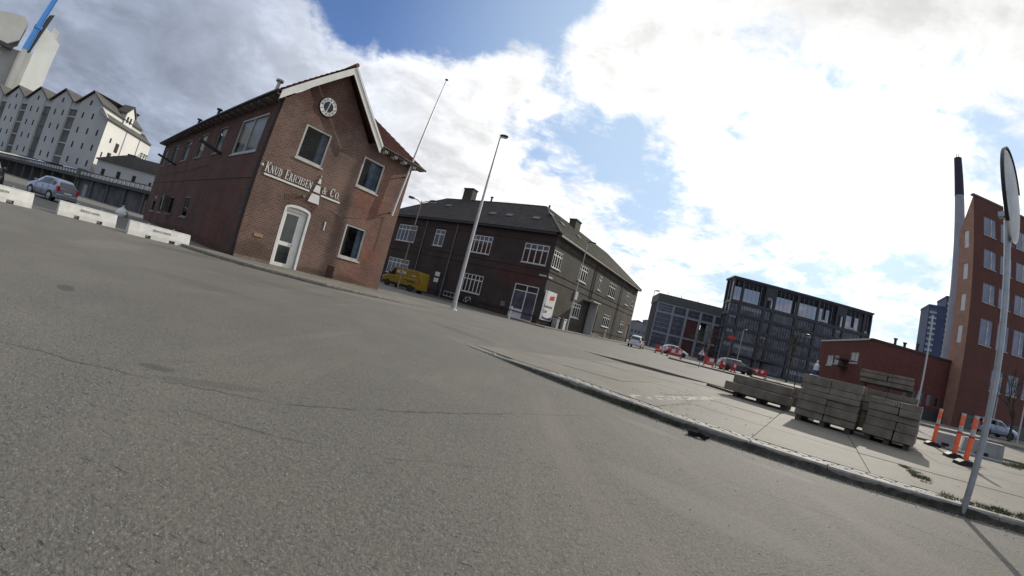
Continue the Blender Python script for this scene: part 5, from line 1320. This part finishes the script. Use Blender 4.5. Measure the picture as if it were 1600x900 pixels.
for s in (-1, 1):
    y = s*(VW/2-.085); put('side_window', MB().quad((3.30, y, 1.45), (4.05, y, 1.42), (3.62, y, 2.22), (3.30, y, 2.22)), M_carglass, van, VF)
    y0, y1 = sorted((s*(VW/2+.008), s*(VW/2-.002)))
    put('trim_strip', MB().box(.3, 4.8, y0, y1, .42, .60), M_black, van, VF); put('door_rail', MB().box(.35, 1.9, y0, y1, 1.16, 1.22), M_black, van, VF); put('door_handle', MB().box(3.2, 3.42, y0, y1, 1.14, 1.2), M_black, van, VF)
    for wx in (.95, 4.1):
        put('wheel_arch', MB().lathe([(.40, 0), (.40, s*.105)], 20, (wx, s*(VW/2-.10), .36), axis='y'), M_black, van, VF)
        w = put('wheel', MB().lathe([(.24, -.1), (.34, -.08), (.34, .08), (.24, .1)], 20, axis='y'), M_black, van, VF @ Tr(wx, s*(VW/2-.08), .34), True); sub('rim', MB().lathe([(.2, 0), (.18, .03), (.06, .04)], 16, (0, s*.09, 0), axis='y'), M_blackm, w)
    put('tail_light', MB().bbox(-.03, .08, s*.90-.06, s*.90+.05, .9, 1.6, .01), M_tail, van, VF); put('door_mirror', MB().bbox(3.95, 4.1, s*1.08-.07, s*1.08+.07, 1.42, 1.75, .03), M_black, van, VF)
    put('headlight', MB().bbox(4.72, 4.97, s*.78-.13, s*.78+.13, .82, 1.04, .03), M_head, van, VF)
put('windscreen', MB().quad((4.27, -.78, 1.40), (4.27, .78, 1.40), (3.66, .72, 2.32), (3.66, -.72, 2.32)), M_carglass, van, VF)
put('lower_band', MB().box(-.03, 5.02, -VW/2-.006, VW/2+.006, .28, .40), M_black, van, VF)
# facing side towards camera: +y side (heading 292, y = left = towards camera)
Mt = Matrix.Rotation(math.pi, 4, 'Z')
ys = VW/2-.085
link('lettering', text_mesh('AURA', .50, M_white, .004, 'CENTER', bold=.022), van, VF @ Tr(2.55, ys+.012, 1.78) @ Mt @ UP)
for k in range(4): put('small_lettering', MB().box(.62+k*.13, .71+k*.13, ys, ys+.014, 1.76, 1.86), M_white, van, VF)
for k in range(7): put('small_lettering', MB().box(.45+k*.15, .56+k*.15, VW/2-.002, VW/2+.014, .98+.02*(k % 2), 1.10), M_text, van, VF)

# ================================================================= street lamps
def lamp(P, h, az_head, lab, rb=.13, rt=.055, hl=.8, double=False, m_=M_greyp, group='street lamps around the square', z=0.):
    F = Tr(P[0], P[1], z); t_ = thing('street_lamp', lab, 'street lamp', F, group)
    put('pole', MB().lathe([(rb, 0), (rb, .5), (rb*.86, .52), (rb*.6, h*.55), (rt, h)], 12), m_, t_, F, smooth=True); put('base_collar', MB().lathe([(rb*1.7, 0), (rb*1.6, .05), (rb*1.02, .09)], 12), m_, t_, F)
    for k in range(2 if double else 1):
        a = az_head+180*k; F2 = F @ Matrix.Rotation(R(90-a), 4, 'Z') @ Tr(0, 0, h)
        x0 = -.08 if not double else .75
        if double: put('arm', MB().path([(0, 0, -.25), (.4, 0, .0), (.8, 0, .08)], .04, 6), m_, t_, F2)
        hd = MB(); hd.lathe([(.02, 0), (.6, .12), (.95, .40), (1.0, .6), (.8, .86), (.02, 1.0)], 14, axis='x', sx=.17/1.0, sy=.11); hd.v = [(x*hl+x0, y, zz_+.05) for x, y, zz_ in hd.v]
        h_ = put('lamp_head', hd, M_blackm, t_, F2 @ Matrix.Rotation(R(-6), 4, 'Y'), True)
        sub('lens', MB().bbox(x0+.2*hl, x0+.85*hl, -.09, .09, -.09, -.02, .03), M_head, h_)
    return t_
lamp((-3.14, 23.0), 11.5, 70, 'tall white tapered street lamp in the open between the two brick buildings', .15, .05, .62)
lamp(pol(36, -16.6), 8.6, 100, 'double-headed street lamp behind the yellow van by the dark wall', .09, .05, .8, True, M_frdark)
lamp((6.5, 38.9), 9.6, 80, 'street lamp in front of the lit facade of the dark building', .08, .045, 1.1, False, M_frame)
lamp(pol(74, 20.9), 10.8, 100, 'distant street lamp against the sky left of the grey framed building', .10, .06, 1.2, False, M_frdark)
lamp(pol(60, 34.6), 6.0, 100, 'distant lamp post in front of the black glass office', .07, .05, .7, False, M_frame)
lamp(pol(45, 43.0), 5.5, 100, 'thin lamp post rising behind the middle slab stack', .06, .04, .6, False, M_blackm)
# bare poles
def pole(P, h, lab, r_=.035, m_=M_steel, z=0., cap=True, group=None):
    F = Tr(P[0], P[1], z); t_ = thing('sign_post', lab, 'post', F, group); put('post', MB().tube((0, 0, 0), (0, 0, h), r_, n=10), m_, t_, F, smooth=True); put('cap', MB().lathe([(r_*1.15, h-.02), (r_*1.15, h+.02)], 10), M_blackm, t_, F); return t_, F
t1, F1 = pole(pol(19, 58.35), 4.6, 'thin grey post right of the slab stacks in front of the red brick wall', .035, M_greyp)
pn = MB(); pn.prism([(-.22, .6), (-.04, .5), (-.05, 1.6)], -.03, .03); put('rolled_banner', pn, M_conc2, t1, F1 @ Matrix.Rotation(R(-30), 4, 'Z'))
t2, F2 = pole(pol(30, 69.3), 5.5, 'thin post near the right picture edge before the red tower', .04, M_greyp)
t3, F3 = pole(pol(45, 33.2), 4.2, 'thin post with a small red sign before the black glass office', .045, M_frdark)
put('sign_plate', MB().bbox(-.4, .4, -.04, -.0, 3.5, 3.8, .01), M_red, t3, F3 @ Matrix.Rotation(R(-33), 4, 'Z') @ Tr(0, -.05, 0))
pole(pol(45, 31.9), 4.0, 'thin dark post left of the red plate before the office', .05, M_frdark)
pole(pol(40, 66.6), 4.4, 'white-topped post standing by the red tower plinth', .05, M_greyp, .1)
# triangular warning sign
wp = pol(31.6, 29.6); WF = fr(wp, 119.6)
wsn = thing('warning_sign', 'triangular red bordered warning sign on a post by the traffic island', 'road sign', WF)
put('post', MB().tube((0, .03, 0), (0, .03, 1.65), .03), M_steel, wsn, WF)
put('border', MB().prism([(-.33, 1.0), (.33, 1.0), (0, 1.55)], -.02, 0), M_red, wsn, WF); put('face', MB().prism([(-.25, 1.04), (.25, 1.04), (0, 1.46)], -.03, -.022), M_white, wsn, WF); put('pictogram', MB().box(-.03, .03, -.04, -.032, 1.08, 1.32), M_black, wsn, WF)
put('lower_plate', MB().box(-.25, .25, -.02, 0, .55, .85), M_blackm, wsn, WF)
# red and white road barriers
def rbar(P, hd, w, lab, h=.95):
    F = fr(P, hd); t_ = thing('road_barrier', lab, 'barrier', F, 'red and white road works barriers')
    put('frame', MB().tube((0, 0, .1), (0, 0, h), .05, n=6).tube((w, 0, .1), (w, 0, h), .05, n=6).tube((0, 0, h), (w, 0, h), .04, n=6), M_red, t_, F)
    n = max(2, int(w/.35))
    for i in range(n): put('stripe_panel', MB().box(w*i/n+.01, w*(i+1)/n-.01, -.03, .03, h*.62, h*.95), (M_red, M_white)[i % 2], t_, F)
    put('lower_panel', MB().box(.04, w-.04, -.02, .02, h*.22, h*.45), M_red, t_, F)
    for x in (0, w): put('foot', MB().bbox(x-.12, x+.12, -.35, .35, 0, .1, .02), M_black, t_, F)
rbar(pol(47, 23.0), 112, .8, 'narrow road barrier leftmost, near the white hatchback'); rbar(pol(45.5, 24.8), 112, 1.6, 'wide road barrier in the open road left of the warning sign'); rbar(pol(41, 30.2), 112, .95, 'road barrier just right of the warning sign')
rbar(pol(43.5, 32.5), 112, .5, 'narrow road barrier at the tail of the estate car'); rbar(pol(41.5, 34.1), 112, .45, 'narrow road barrier in front of the estate car door'); rbar(pol(50, 37.0), 112, 1.8, 'wide road barrier behind the nose of the estate car')
# white and blue bottle-shaped beacon
BP = pol(40, 45.3); BF = Tr(BP[0], BP[1], 0) @ Matrix.Diagonal((.72, .72, .92, 1))
bc = thing('beacon_column', 'white and blue bottle-shaped column behind the middle slab stack', 'column', BF)
put('base', MB().lathe([(.75, 0), (.75, 1.5), (.7, 1.75), (.3, 1.8)], 20), M_white, bc, BF, smooth=True); put('blue_band', MB().lathe([(.42, 1.802), (.42, 2.2), (.36, 2.25)], 18), M_bluepaint, bc, BF); put('top', MB().lathe([(.36, 2.252), (.36, 2.7), (.16, 2.95), (.10, 3.0), (.16, 3.1), (.1, 3.22), (.02, 3.25)], 18), M_white, bc, BF, smooth=True)

# ================================================================= concrete barriers with the harbour lettering
def conc_barrier(P, hd, L, lab, text='ÅRHUS HAVN'):
    F = fr(P, hd); t_ = thing('concrete_barrier', lab, 'barrier', F, 'white concrete barriers along the harbour yard')
    mb = MB(); segs = [(0, .27*L, .0), (.27*L, .36*L, .11), (.36*L, .66*L, 0.), (.66*L, .76*L, .11), (.76*L, L, 0.)]
    def sec(x0, x1, zb):
        return mb.prism([(-.20, zb), (.20, zb), (.20, .16), (.14, .46), (-.14, .46), (-.20, .16)], x0, x1, 'x')
    for a, b, z in segs: sec(a, b, z)
    put('body', mb, M_barr, t_, F)
    mb2 = MB().bbox(0, L, -.142, .142, .462, .485, .01); put('top_edge', mb2, M_barr, t_, F)
    tilt = Matrix.Rotation(math.atan2(.06, .30), 4, 'X')
    link('lettering', text_mesh(text, .115, M_stencil, .002, 'CENTER', bold=.0), t_, F @ Tr(L*.52, -.185, .29) @ Matrix.Rotation(-math.atan2(.06, .30), 4, 'X') @ UP)
    for x in (.3*L, .72*L): put('lifting_eye', MB().path([(x-.04, 0, .47), (x-.02, 0, .53), (x+.02, 0, .53), (x+.04, 0, .47)], .01, 5), M_steel, t_, F)
    return t_
p0, p1 = pol(16.6, -54.3), pol(17.3, -46.6)
def seg_hd(a, b): return math.degrees(math.atan2(b[0]-a[0], b[1]-a[1])), math.hypot(b[0]-a[0], b[1]-a[1])
h_, l_ = seg_hd(p0, p1); conc_barrier(p0, h_, l_, 'white concrete barrier touching the corner of the brick office')
p0, p1 = pol(17.6, -62.5), pol(18.0, -56.2); h_, l_ = seg_hd(p0, p1); conc_barrier(p0, h_, l_+.1, 'middle white concrete barrier in front of the silver car')
p0, p1 = pol(16.9, -73.0), pol(17.2, -65.3); h_, l_ = seg_hd(p0, p1); conc_barrier(p0, h_, l_, 'white concrete barrier cut by the left picture edge')
wsk = thing('white_sack', 'crumpled white sack standing in the yard beyond the barriers', 'sack', Tr(*pol(34, -55.4), 0))
mb = MB(); mb.lathe([(.42, 0), (.48, .2), (.40, .45), (.18, .6), (.08, .68), (.12, .8)], 12)
mb.v = [(x*rnd.uniform(.85, 1.15), y*rnd.uniform(.85, 1.15), z) for x, y, z in mb.v]; put('bag', mb, M_white, wsk, Tr(*pol(34, -55.4), 0), True)

# ================================================================= stacks of concrete slabs on pallets
def pallet(F, w, d, lab):
    t_ = thing('pallet', lab, 'pallet', F, 'wooden pallets under the concrete stacks')
    for x in (0, w/2-.06, w-.12): put('runner', MB().bbox(x, x+.12, 0, d, 0, .10, .006), M_wood, t_, F)
    n = 6
    for i in range(n): put('board', MB().bbox(-.01, w+.01, d*i/n+.01, d*(i+.8)/n, .101, .125, .004), M_wood, t_, F)
def block(F, x0, x1, y0, y1, z0, z1, lab, group, chip=.012):
    mb = MB().bbox(x0+.004, x1-.004, y0, y1, z0+.003, z1-.003, .012)
    mb.v = [(x+rnd.uniform(-chip, chip)*.6, y+rnd.uniform(-chip, chip)*.6, z+rnd.uniform(-.2, .2)*chip) for x, y, z in mb.v]
    o = put('concrete_block', mb, M_conc, None, F); tag(o, lab, 'concrete block', group); return o
ordn = ['bottom', 'second', 'third', 'fourth', 'fifth', 'sixth', 'seventh', 'top']
PZ = KZ
def stack(F, cols, rows_z, d, depth_rows, name, jx=.03):
    G_ = 'blocks of the '+name
    for r_ in range(len(rows_z)-1):
        for c in range(len(cols)-1):
            for k in range(depth_rows):
                dx = rnd.uniform(-jx, jx); dy = rnd.uniform(-.03, .03); dd_ = d/depth_rows
                top = 'top' if r_ == len(rows_z)-2 else ordn[r_]
                lab = '%s course concrete block, %s column%s of the %s' % (top, ['left', 'right', 'far right'][c] if len(cols) > 2 else 'only', '' if k == 0 else ', rear', name)
                block(F, cols[c]+dx*.4+.004, cols[c+1]+dx*.4-.004, k*dd_+dy, (k+1)*dd_-.01+dy, rows_z[r_], rows_z[r_+1], lab, G_)
# low pile of long beams, left
F0 = fr((6.50, 9.55), 144.5, PZ); pallet(F0 @ Tr(.15, .15, 0), 1.5, .9, 'dark pallet under the low pile of long beams')
block(F0, -.10, 1.80, .0, .30, .14, .38, 'lowest long concrete beam at the front of the low pile', 'long beams of the low pile')
block(F0, -.02, 1.62, .32, .62, .14, .38, 'lowest long beam behind the front one in the low pile', 'long beams of the low pile')
block(F0, .04, 1.72, .18, .46, .385, .62, 'upper long concrete beam at the front of the low pile', 'long beams of the low pile')
block(F0, .25, 2.3, .64, .92, .14, .40, 'lower long beam at the rear of the low pile', 'long beams of the low pile'); block(F0, .35, 2.4, .62, .90, .405, .66, 'upper long beam at the rear of the low pile', 'long beams of the low pile')
tb = put('timber_plank', MB().bbox(0, 1.25, 0, .09, 0, .07, .008), M_wood, None, fr((6.75, 11.1), 162, PZ)); tag(tb, 'loose timber plank lying left of the low pile of beams', 'plank')
# middle stack
F1s = fr((6.80, 7.06), 147.5, PZ); pallet(F1s @ Tr(.02, .05, 0), 1.24, .90, 'pallet under the middle stack of concrete blocks')
stack(F1s, [-.02, .64, 1.33], [.115, .27, .46, .60, .72, .85, 1.05], .95, 2, 'middle stack')
# right stack and taller one behind it
F2s = fr((7.72, 5.80), 151, PZ); pallet(F2s @ Tr(.0, .05, 0), .92, .85, 'pallet under the right stack nearest the orange marker posts')
stack(F2s, [-.06, .57, 1.0], [.115, .31, .49, .63, .77, .90], .9, 2, 'right stack')
F3s = fr((8.52, 6.93), 146, PZ); pallet(F3s @ Tr(.03, .05, 0), 1.36, .9, 'pallet under the tall rear stack')
stack(F3s, [0, .72, 1.44], [.115, .32, .52, .72, .92, 1.05], .95, 1, 'rear stack')
pallet(F3s @ Tr(.04, .05, 1.052), 1.24, .8, 'second pallet carrying the upper tier of the tall rear stack')
stack(F3s @ Tr(.0, 0, 1.05), [0, .66, 1.27], [.128, .24, .35, .43], .85, 1, 'upper tier on the rear stack')
# chalk marks on the right stack
ck = thing('chalk_mark', 'scrawled white chalk marks on the front of the right stack', 'marking', F2s)
for i in range(7): put('stroke', MB().box(.28+i*.05, .29+i*.05+.01, -.022, -.019, .80+rnd.uniform(-.01, .03), .86), M_sett, ck, F2s)
put('stroke', MB().box(.40, .62, -.022, -.019, .875, .887), M_sett, ck, F2s)

# ================================================================= orange marker posts with rubber feet
def marker(P, z, yaw, lean, lab):
    F = Tr(P[0], P[1], z) @ Matrix.Rotation(R(yaw), 4, 'Z'); t_ = thing('marker_post', lab, 'marker post', F, 'orange marker posts on black feet')
    ft = MB(); ft.prism([(-.21, 0), (.21, 0), (.18, .06), (.09, .105), (-.09, .105), (-.18, .06)], -.10, .10); put('foot', ft, M_black, t_, F)
    put('handle', MB().path([(.24, 0, .05), (.32, .05, .03), (.36, -.03, .03), (.26, -.06, .05)], .012, 5), M_black, t_, F)
    Ff = F @ Matrix.Rotation(R(lean), 4, 'Y')
    def blade(nm, z0, z1, w, m_):
        mb = MB(); mb.prism([(-w, -.022), (-w*.5, -.04), (w*.5, -.04), (w, -.022), (w, .022), (w*.5, .04), (-w*.5, .04), (-w, .022)], z0, z1, 'z'); put(nm, mb, m_, t_, Ff)
    blade('lower_blade', .09, .53, .050, M_orange); blade('collar', .531, .57, .056, M_red); blade('reflective_band', .571, .70, .043, M_refl); blade('upper_blade', .701, .91, .043, M_orange); blade('reflective_cap', .911, .965, .044, M_refl)
    put('reflector', MB().lathe([(.022, 0), (.018, .006)], 12, (0, -.046, .80), axis='y'), M_sett, t_, Ff)
marker((11.26, 6.24), .10, -35, 1.5, 'orange marker post standing farthest left nearest the slab stacks'); marker((9.83, 4.90), .10, -35, 1, 'middle orange marker post of the pair by the mirror post'); marker((9.06, 4.26), .10, -28, 2, 'orange marker post nearest the mirror post')
def foot_block(P, hd, w, d, h, lab):
    F = fr(P, hd, .10); t_ = thing('post_weight', lab, 'concrete block', F, 'low concrete feet behind the marker posts')
    mb = MB(); mb.prism([(0, 0), (w, 0), (w-.03, h), (.03, h)], 0, d); put('body', mb, M_conc2, t_, F); put('recess', MB().bbox(w*.35, w*.65, -.02, .02, .04, .12, .005), M_black, t_, F)
foot_block((11.75, 6.50), 146, .62, .35, .36, 'low pale concrete block behind the left marker post'); foot_block((12.25, 5.95), 146, 1.05, .4, .40, 'longer concrete block between the marker posts and the mirror post')
ko = put('ground_rail', MB().bbox(0, 1.4, 0, .08, 0, .06, .01), M_conc2, None, fr((11.5, 6.0), 146, .10)); tag(ko, 'pale rail lying on the paving behind the marker posts', 'rail')

# ================================================================= traffic mirror
MP = (5.07, 2.25); MF = Tr(MP[0], MP[1], 0)
tm = thing('traffic_mirror', 'round traffic mirror with black hood on a grey post at the kerb', 'traffic mirror', MF)
put('post', MB().tube((0, 0, -.1), (0, 0, 3.75), .036, n=14), M_steel, tm, MF, smooth=True)
nh = 164.6; DF = MF @ fr((.05*math.sin(R(nh)), .05*math.cos(R(nh))), nh-90, 3.46) @ Matrix.Diagonal((.96, 1, .94, 1))     # local -y is the mirror normal
rim = MB(); rim.lathe([(.40, .03), (.54, .012), (.56, -.008), (.545, -.016), (.52, -.01)], 48, axis='y'); put('backing', rim, M_greyp, tm, DF, True)
dome = MB(); dome.lathe([(.54, -.012), (.45, -.022), (.34, -.031), (.2, -.038), (.05, -.042), (.001, -.042)], 48, axis='y'); put('mirror_face', dome, M_mirror, tm, DF, True)
hood = MB(); N = 30
for i in range(N):
    a0, a1 = R(-50+i*(205/N)), R(-50+(i+1)*(205/N))
    def hp(a, r_, y): return (-r_*math.cos(a), y, r_*math.sin(a))
    hood.quad(hp(a0, .565, .012), hp(a1, .565, .012), hp(a1, .575, -.03), hp(a0, .575, -.03)); hood.quad(hp(a0, .58, .012), hp(a1, .58, .012), hp(a1, .59, -.03), hp(a0, .59, -.03))
    hood.quad(hp(a0, .575, -.03), hp(a1, .575, -.03), hp(a1, .59, -.03), hp(a0, .59, -.03))
put('hood', hood, M_blackm, tm, DF, True)
puts('clamp', MB().box(-.05, .05, .03, .14, -.25, -.19), M_steel, tm, DF)

# rag lying by the kerb
rg = MB(); base_pts = []; rnd2 = random.Random(4)
for i in range(9):
    for j in range(4): base_pts.append((i*.034+rnd.uniform(-.01, .01), (j-1.5)*.035*(1+.5*math.sin(i))+.02*math.sin(i*.9), .006+abs(rnd2.gauss(0, .012))+(.045 if j in (1, 2) else 0)))
rg.v = base_pts; rg.f = [(i*4+j, i*4+j+1, i*4+j+5, i*4+j+4) for i in range(8) for j in range(3)]
ro_ = put('rag', rg, mat('black_cloth', (.010, .010, .010), 1.0, spec=.05), None, fr((2.56, 4.33), 120)); tag(ro_, 'crumpled black rag lying on the asphalt near the kerb', 'rag')
for i, (p, s) in enumerate((((-.02, 7.55), .05), ((4.45, 3.08), .015), ((3.92, 3.30), .02))):
    mb = MB(); mb.lathe([(s*.7, 0), (s, s*.4), (s*.5, s)], 7); mb.v = [(x*rnd.uniform(.7, 1.3), y*rnd.uniform(.7, 1.3), z) for x, y, z in mb.v]
    o = put('loose_stone', mb, M_conc2 if i != 2 else M_black, None, Tr(p[0], p[1], .0)); tag(o, ['pale broken stone lying at the end of the kerb', 'small pale pebble on the asphalt below the setts', 'small dark pebble in the gutter'][i], 'stone')

# ================================================================= bare trees
def bare_tree(P, h, lab, seed, z=0., spread=.5, m_=M_bark):
    r2 = random.Random(seed); F = Tr(P[0], P[1], z); t_ = thing('bare_tree', lab, 'tree', F, 'leafless trees')
    trunk = MB(); tw = MB()
    def grow(p, d, l, r_, lev):
        mb = trunk if lev < 2 else tw; q_ = p+d*l; mb.tube(p, q_, r_, r_*.7, 5 if lev < 2 else 3, False)
        if lev >= 5: return
        for _ in range(3 if lev < 4 else 2):
            nd = (d+Vector((r2.gauss(0, spread), r2.gauss(0, spread), r2.gauss(.08, .25)))).normalized(); grow(p+d*l*r2.uniform(.6, 1.0), nd, l*r2.uniform(.6, .82), r_*.6, lev+1)
    grow(Vector((0, 0, 0)), Vector((0, 0, 1)), h*.3, h*.013+.02, 0)
    put('trunk', trunk, m_, t_, F); put('twigs', tw, m_, t_, F)['kind'] = 'stuff'
bare_tree(pol(62, 41.8), 12, 'bare brown tree in front of the middle of the black glass office', 3)
bare_tree(pol(70, 37.0), 10, 'smaller bare tree in front of the left half of the black glass office', 5)
bare_tree(pol(62, 30.4), 8, 'bare shrub-like tree at the joint of the grey and black office buildings', 9)
bare_tree(pol(44, 54.8), 7.5, 'bare tree whose twigs show above the low red brick building', 12)
bare_tree(pol(38, 68.5), 7, 'bare tree against the red tower right of the mirror post', 21)
